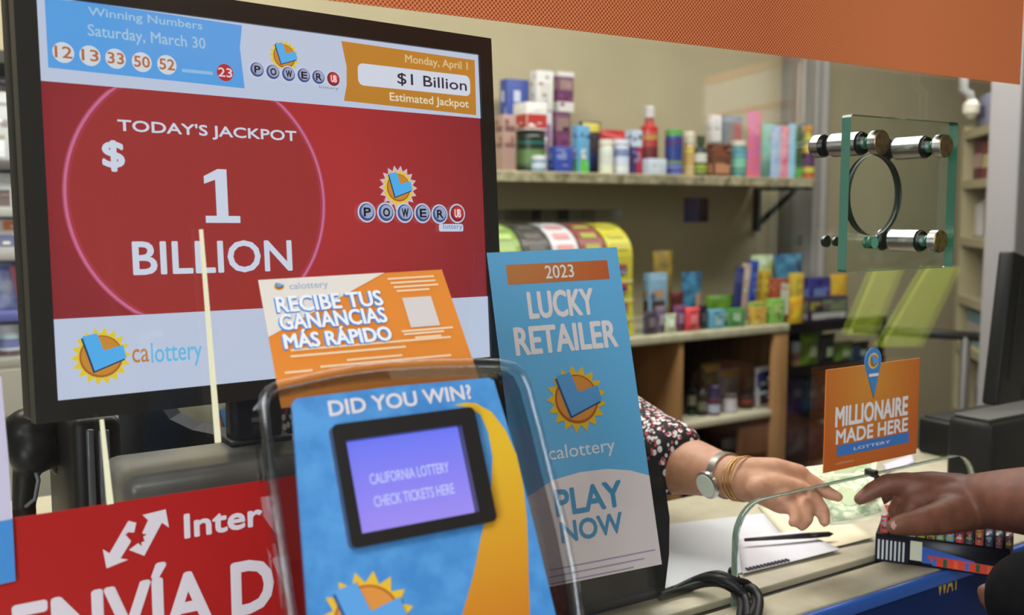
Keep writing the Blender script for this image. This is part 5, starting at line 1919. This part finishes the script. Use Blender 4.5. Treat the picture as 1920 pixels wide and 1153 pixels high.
pbox('carton', 1322, 830, 1352, y3 + .1, Z, (46, 52, 66), [(.1, .2, .5, .8, (90, 100, 120))], 'dark grey carton on the bottom board of the cabinet', 'box', G3, df=.3)
pbox('carton', 1352, 822, 1386, y3 + .06, Z, (176, 176, 168), None, 'plain grey white carton on the bottom board of the cabinet', 'box', G3, df=.3)

# ---- dark snack rack right of the cabinet
YR = 1.86
rl, rrx = ur + .02, on(1655, 760, 1, YR).x
rk = thing('snack_rack', 'dark wire snack rack right of the wooden cabinet', 'rack', ((rl + rrx) / 2, 2.05, 0))
BLK = mat((22, 21, 24), .5)
zt_ = [on(1560, y, 1, YR).z for y in (612, 690, 776, 850)]
b = MB()
for x in (rl + .012, rrx - .012):
    for y_ in (YR + .012, 2.24):
        b.box((x - .01, y_ - .01, 0), (x + .01, y_ + .01, zt_[0] + .02), BLK)
b.build('posts', rk)
for i, z_ in enumerate(zt_):
    b = MB()
    b.box((rl, YR, z_ - .015), (rrx, 2.26, z_), BLK, .002)
    b.box((rl, YR - .004, z_ - .015), (rrx, YR + .004, z_ + .025), BLK)
    b.build('tier', rk)
MB().box((rl, 2.262, 0), (rrx, 2.272, zt_[0] + .02), mat((30, 28, 34), .7)).build('back_panel', rk)
G4 = 'snacks on the dark rack'
Z = zt_[0] + .0006
pbox('carton', 1478, 512, 1508, YR + .07, Z, (222, 186, 40), [(.2, .1, .6, .6, (190, 186, 50)), (.7, .1, .95, .9, (216, 150, 40))], 'yellow carton at the left end of the rack top', 'box', G4)
pbag('snack_bag', 1474, 556, 1506, YR + .03, Z, (226, 196, 50), (206, 150, 50), 'yellow orange bag in front of the yellow carton on the rack', 'bag', G4)
pbox('carton', 1506, 520, 1558, YR + .16, Z, (50, 50, 140), [(.2, .25, .8, .55, (110, 140, 200)), (.1, .65, .9, .9, (70, 80, 170))], 'indigo carton with a pale blue word patch on the rack top', 'box', G4, df=.25)
pbag('snack_bag', 1556, 514, 1590, YR + .17, Z, (216, 150, 40), (196, 176, 60), 'orange bag right of the indigo carton', 'bag', G4)
pbox('tray_box', 1494, 556, 1590, YR + .05, Z, (56, 36, 80), [(.05, .15, .3, .45, (160, 150, 60)), (.35, .1, .95, .5, (120, 140, 96)), (.1, .55, .95, .78, (196, 196, 190)), (0, .86, 1, 1, (206, 140, 60))], 'wide purple and green tray box on the rack top', 'box', G4, df=.22)
Z = zt_[1] + .0006
pbottle('bottle', 1480, 640, 1503, YR + .06, Z, (206, 166, 110), [(.5, .8, (190, 110, 140)), (.0, .5, (206, 170, 96))], (214, 210, 216), .38, 'tan bottle with a big white cap at the left of the rack', 'bottle', G4, 'tube', yref=655)
for x0, y0, x1, c1, c2, lab in ((1500, 620, 1536, (126, 160, 50), (96, 130, 40), 'lime bag second tier left on the rack'), (1532, 626, 1566, (40, 36, 44), (70, 64, 70), 'black bag between two lime bags on the second tier'), (1562, 640, 1600, (120, 156, 50), (90, 120, 60), 'lime bag second tier right on the rack'), (1598, 640, 1630, (30, 26, 30), (60, 44, 40), 'black bag at the right of the second tier'), (1624, 654, 1655, (110, 140, 60), (60, 70, 50), 'green bag at the far right of the second tier beside the map pin')):
    pbag('snack_bag', x0, y0, x1, YR + .06, Z, c1, c2, lab, 'bag', G4, [(.3, .3, .7, .6, (170, 190, 140))])
Z = zt_[2] + .0006
for x0, y0, x1, c1, c2, lab in ((1476, 706, 1506, (54, 40, 86), (84, 70, 110), 'purple bag third tier left on the rack'), (1504, 710, 1534, (40, 64, 88), (60, 90, 110), 'slate blue bag third tier middle on the rack'), (1530, 700, 1560, (44, 34, 60), (110, 80, 60), 'dark plum bag third tier beside the orange sign')):
    pbag('snack_bag', x0, y0, x1, YR + .06, Z, c1, c2, lab, 'bag', G4, [(.2, .5, .8, .7, (120, 116, 130))])
Z = zt_[3] + .0006
for x0, y0, x1, c1, c2, lab in ((1476, 790, 1512, (120, 124, 120), (60, 56, 80), 'silver grey bag lowest tier left on the rack'), (1510, 796, 1548, (44, 40, 70), (96, 96, 110), 'dark violet bag lowest tier right on the rack')):
    pbag('snack_bag', x0, y0, x1, YR + .06, Z, c1, c2, lab, 'bag', G4)

# ---- rail and side counter at the right
a_, b_ = D(1600, 616, 3.45), D(1900, 636, 3.2)
rlg = thing('counter_rail', 'long black rail crossing in front of the far wall above the orange sign', 'rail', ((a_.x + b_.x) / 2, (a_.y + b_.y) / 2, 0))
MB().tube([a_, b_], .016, mat((44, 44, 40), .4), 12).build('bar', rlg)
b = MB()
for k in (.72, .98):
    p = a_.lerp(b_, k)
    b.tube([p, (p.x, p.y, 0)], .016, mat((96, 94, 90), .4), 10)
b.build('post', rlg)

# ---- angled cream shelving unit at the right
PRr = D(1862, 400, 3.3)
PRr.z = 0
ex = V((.705, .709, 0)).normalized()
ey = V((ex.y, -ex.x, 0))
UW = .50
o_ = PRr + ex * UW
ax_ = (-ex, ey, V((0, 0, 1)))
rcz = [on(1826, y, 1, (PRr + ex * .25).y).z for y in (238, 336, 447, 560, 650)]
zt_top = on(1826, 232, 1, (PRr + ex * .25).y).z
CR = mat((176, 164, 122), .6)
su = thing('shelving_unit', 'narrow cream shelving unit with open compartments at the far right', 'shelves', PRr + ex * .25 + ey * .15)
b = MB()
b.box((0, .0, 0), (.05, .30, rcz[0] + .02), CR, 0, 1, ax_, o_)
b.box((UW - .02, .0, 0), (UW, .30, rcz[0] + .02), CR, 0, 1, ax_, o_)
b.build('side_panel', su)
MB().box((.05, .285, 0), (UW - .02, .30, rcz[0]), mat((112, 108, 92), .7), 0, 1, ax_, o_).build('back_panel', su)
for z_ in rcz + [.70, .35, .05]:
    MB().box((.05, .0, z_ - .03), (UW - .02, .285, z_), CR, 0, 1, ax_, o_).build('shelf', su)


def ubox(name, u0, u1, z0, h, c, lab, cat, d=.12, y_=.03, strip=None, kind='box'):
    p = o_ + ax_[0] * ((u0 + u1) / 2) + ax_[1] * (y_ + d / 2)
    t = thing(name, lab, cat, (p.x, p.y, z0), 'goods in the cream shelving unit')
    if kind == 'box':
        MB().box((u0, y_, z0), (u1, y_ + d, z0 + h), mat(c, .5), .003, 2, ax_, o_).build('carton', t)
        if strip:
            MB().box((u0 + .004, y_ - .001, z0 + h * .3), (u1 - .004, y_ + .002, z0 + h * .65), mat(strip, .5), 0, 1, ax_, o_).build('label_band', t)
    else:
        r = (u1 - u0) / 2
        MB().lathe([(r * .9, 0), (r, .01), (r, h * .7), (r * .5, h * .85)], (p.x, p.y, z0), mat(c, .35), 18).build('body', t)
        MB().lathe([(r * .5, 0), (r * .5, h * .14)], (p.x, p.y, z0 + h * .85), mat(strip or c, .35), 14).build('cap', t)


e = .001
ubox('carton', .08, .22, rcz[0] + e, .12, (120, 120, 150), 'blue grey carton on top of the cream shelving unit', 'box', strip=(70, 74, 120))
ubox('bottle', .28, .38, rcz[0] + e, .20, (206, 204, 196), 'white bottle on top of the cream shelving unit', 'bottle', strip=(230, 228, 220), kind='b')
for k, (c, s_, lab) in enumerate((((110, 40, 50), (190, 150, 140), 'dark red pack at the left of the upper compartment'), ((150, 44, 48), (206, 190, 120), 'red pack in the middle of the upper compartment'), ((120, 36, 44), (196, 120, 120), 'wine red pack at the right of the upper compartment'))):
    ubox('carton', .07 + .135 * k, .195 + .135 * k, rcz[1] + e, .145 - .012 * k, c, lab, 'box', strip=s_)
for k, (c, s_, lab) in enumerate((((196, 190, 186), (190, 150, 140), 'white roll pack at the left of the second compartment'), ((120, 112, 112), (90, 84, 84), 'grey bottle between the white packs in the second compartment'), ((200, 196, 196), (214, 190, 150), 'white roll pack at the right of the second compartment'))):
    ubox('bottle', .07 + .135 * k, .19 + .135 * k, rcz[2] + e, .165, c, lab, 'bottle', strip=s_, kind='b')
ubox('carton', .08, .40, rcz[4] + e, .125, (110, 160, 170), 'aqua banded carton pile low in the cream shelving unit', 'box', strip=(190, 180, 170))
ubox('carton', .26, .42, 0.70 + e, .17, (170, 172, 190), 'pale carton with a blue mark at the foot of the till screen', 'box', strip=(60, 80, 170))

# ---- pipe on the far wall near the ceiling at the right
pp = [dep(x, y, 3.6) for x, y in ((1806, 168), (1818, 176), (1822, 196))]
pa_ = thing('wall_spout', 'short bright curved pipe fitting above the cream shelving unit', 'pipe', pp[0])
MB().tube([pp[0] + V((0, 0, .4)), pp[0] + V((0, 0, .1)), pp[0], pp[1], pp[2]], .016, mat((206, 206, 206), .3, .3), 10).build('pipe', pa_)
MB().lathe([(.012, 0), (.03, .02), (.03, .05), (.012, .07)], pp[2] + V((0, 0, -.05)), mat((236, 226, 206), .3), 16).build('fitting', pa_)

# ---- shelves seen at the far left of the picture
YL = 1.98
xl0, xl1 = -.35, .62
lz = [on(20, y, 1, YL).z for y in (300, 388, 470, 585, 672)]
ls = thing('rear_shelves', 'pale grey merchandise shelves left of the big screen', 'shelves', ((xl0 + xl1) / 2, 2.15, 0))
PG = mat((176, 176, 172), .6)
zt_l = on(10, 118, 1, YL).z
b = MB()
b.box((xl0, 2.28, 0), (xl1, 2.296, zt_l), mat((150, 148, 144), .7))
b.box((xl0, YL, 0), (xl0 + .02, 2.28, zt_l), PG)
b.box((xl1 - .02, YL, 0), (xl1, 2.28, zt_l), PG)
b.build('frame', ls)
MB().box((xl0, YL - .003, zt_l), (xl1, 2.28, zt_l + .03), mat((56, 54, 52), .5)).build('top_rail', ls)
for i, z_ in enumerate(lz):
    MB().box((xl0 + .02, YL, z_ - .025), (xl1 - .02, 2.28, z_), (mat((84, 80, 76), .5), mat((170, 168, 160), .5), mat((160, 156, 150), .5), mat((84, 90, 160), .5), mat((150, 148, 134), .5))[i], .002).build('shelf', ls)
b = MB()
b.box((xl0 + .02, YL - .01, .02), (xl1 - .02, YL + .25, lz[4] - .026), mat((150, 146, 128), .6), .003)
b.box((xl0 + .02, YL - .014, lz[4] - .16), (xl1 - .02, YL - .009, lz[4] - .145), mat((96, 92, 84), .5))
b.build('drawer', ls)
G5 = 'goods on the shelves left of the screen'
pbox('notice_card', -30, 128, 22, 2.262, lz[0] + .19, (196, 196, 196), [(.15, .2, .85, .7, (120, 116, 150))], 'pale framed notice at the top of the left shelves', 'card', G5, df=.05)
pbox('carton', -30, 174, 34, YL + .04, lz[0] + .0006, (190, 194, 192), [(.1, .15, .9, .2, (150, 156, 156)), (.1, .4, .9, .45, (150, 156, 156)), (.1, .7, .5, .95, (220, 222, 226))], 'grey printed carton on the top left shelf', 'box', G5, df=.15)
pbox('carton', -30, 324, 22, YL + .03, lz[1] + .0006, (206, 208, 214), [(.1, .5, .9, .98, (104, 88, 84))], 'white and brown carton second shelf at far left', 'box', G5, df=.15)
pbox('carton', 24, 326, 42, YL + .05, lz[1] + .0006, (214, 214, 216), [(.1, .4, .9, .9, (96, 80, 80))], 'narrow white carton second shelf beside the screen', 'box', G5, df=.15)
pbox('carton', -20, 411, 44, YL + .03, lz[2] + .0006, (214, 206, 204), [(.35, .05, .8, .35, (226, 120, 60)), (.1, .5, .9, .9, (110, 116, 160))], 'white carton with an orange and a blue mark on the third shelf', 'box', G5, df=.15)
pbag('snack_bag', -20, 493, 40, YL + .08, lz[3] + .0006, (200, 206, 220), (70, 86, 180), 'white and blue bag on the blue edged shelf', 'bag', G5)
pbox('pink_stick', 34, 496, 50, YL + .05, lz[3] + .0006, (206, 90, 120), None, 'thin pink pack on the blue edged shelf', 'pack', G5, df=.2, tilt=-.2)
pbottle('tub', -8, 606, 44, YL + .02, lz[4] + .0006, (206, 210, 222), [(.35, .7, (110, 120, 180)), (.05, .25, (70, 56, 54))], (210, 212, 222), .2, 'round white tub with a blue band on the lowest left shelf', 'tub', G5, 'jar', yref=640)
pbottle('jar', 42, 606, 62, YL + .05, lz[4] + .0006, (110, 50, 60), [(.3, .7, (150, 130, 130))], (96, 90, 90), .2, 'dark red jar on the lowest left shelf beside the screen', 'jar', G5, 'jar', yref=640)


# ================================================================== the shop on the viewer's side, mirrored in the glass
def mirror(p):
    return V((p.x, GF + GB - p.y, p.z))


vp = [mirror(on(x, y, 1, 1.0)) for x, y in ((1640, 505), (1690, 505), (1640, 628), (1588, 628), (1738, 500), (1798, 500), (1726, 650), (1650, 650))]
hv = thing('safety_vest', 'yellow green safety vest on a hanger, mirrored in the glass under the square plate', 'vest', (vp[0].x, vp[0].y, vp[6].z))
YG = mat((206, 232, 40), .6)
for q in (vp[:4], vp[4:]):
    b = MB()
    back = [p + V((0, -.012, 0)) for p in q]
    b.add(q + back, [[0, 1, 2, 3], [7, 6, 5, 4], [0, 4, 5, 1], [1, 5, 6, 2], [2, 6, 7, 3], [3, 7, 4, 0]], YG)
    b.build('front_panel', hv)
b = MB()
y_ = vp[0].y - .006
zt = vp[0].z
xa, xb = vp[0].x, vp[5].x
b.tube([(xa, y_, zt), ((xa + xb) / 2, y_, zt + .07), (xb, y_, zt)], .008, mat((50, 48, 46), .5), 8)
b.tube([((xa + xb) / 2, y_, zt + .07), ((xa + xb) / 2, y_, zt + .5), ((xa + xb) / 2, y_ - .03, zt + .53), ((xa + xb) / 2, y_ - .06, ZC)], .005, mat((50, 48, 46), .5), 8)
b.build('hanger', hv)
# shop poster board standing nearly square to the glass
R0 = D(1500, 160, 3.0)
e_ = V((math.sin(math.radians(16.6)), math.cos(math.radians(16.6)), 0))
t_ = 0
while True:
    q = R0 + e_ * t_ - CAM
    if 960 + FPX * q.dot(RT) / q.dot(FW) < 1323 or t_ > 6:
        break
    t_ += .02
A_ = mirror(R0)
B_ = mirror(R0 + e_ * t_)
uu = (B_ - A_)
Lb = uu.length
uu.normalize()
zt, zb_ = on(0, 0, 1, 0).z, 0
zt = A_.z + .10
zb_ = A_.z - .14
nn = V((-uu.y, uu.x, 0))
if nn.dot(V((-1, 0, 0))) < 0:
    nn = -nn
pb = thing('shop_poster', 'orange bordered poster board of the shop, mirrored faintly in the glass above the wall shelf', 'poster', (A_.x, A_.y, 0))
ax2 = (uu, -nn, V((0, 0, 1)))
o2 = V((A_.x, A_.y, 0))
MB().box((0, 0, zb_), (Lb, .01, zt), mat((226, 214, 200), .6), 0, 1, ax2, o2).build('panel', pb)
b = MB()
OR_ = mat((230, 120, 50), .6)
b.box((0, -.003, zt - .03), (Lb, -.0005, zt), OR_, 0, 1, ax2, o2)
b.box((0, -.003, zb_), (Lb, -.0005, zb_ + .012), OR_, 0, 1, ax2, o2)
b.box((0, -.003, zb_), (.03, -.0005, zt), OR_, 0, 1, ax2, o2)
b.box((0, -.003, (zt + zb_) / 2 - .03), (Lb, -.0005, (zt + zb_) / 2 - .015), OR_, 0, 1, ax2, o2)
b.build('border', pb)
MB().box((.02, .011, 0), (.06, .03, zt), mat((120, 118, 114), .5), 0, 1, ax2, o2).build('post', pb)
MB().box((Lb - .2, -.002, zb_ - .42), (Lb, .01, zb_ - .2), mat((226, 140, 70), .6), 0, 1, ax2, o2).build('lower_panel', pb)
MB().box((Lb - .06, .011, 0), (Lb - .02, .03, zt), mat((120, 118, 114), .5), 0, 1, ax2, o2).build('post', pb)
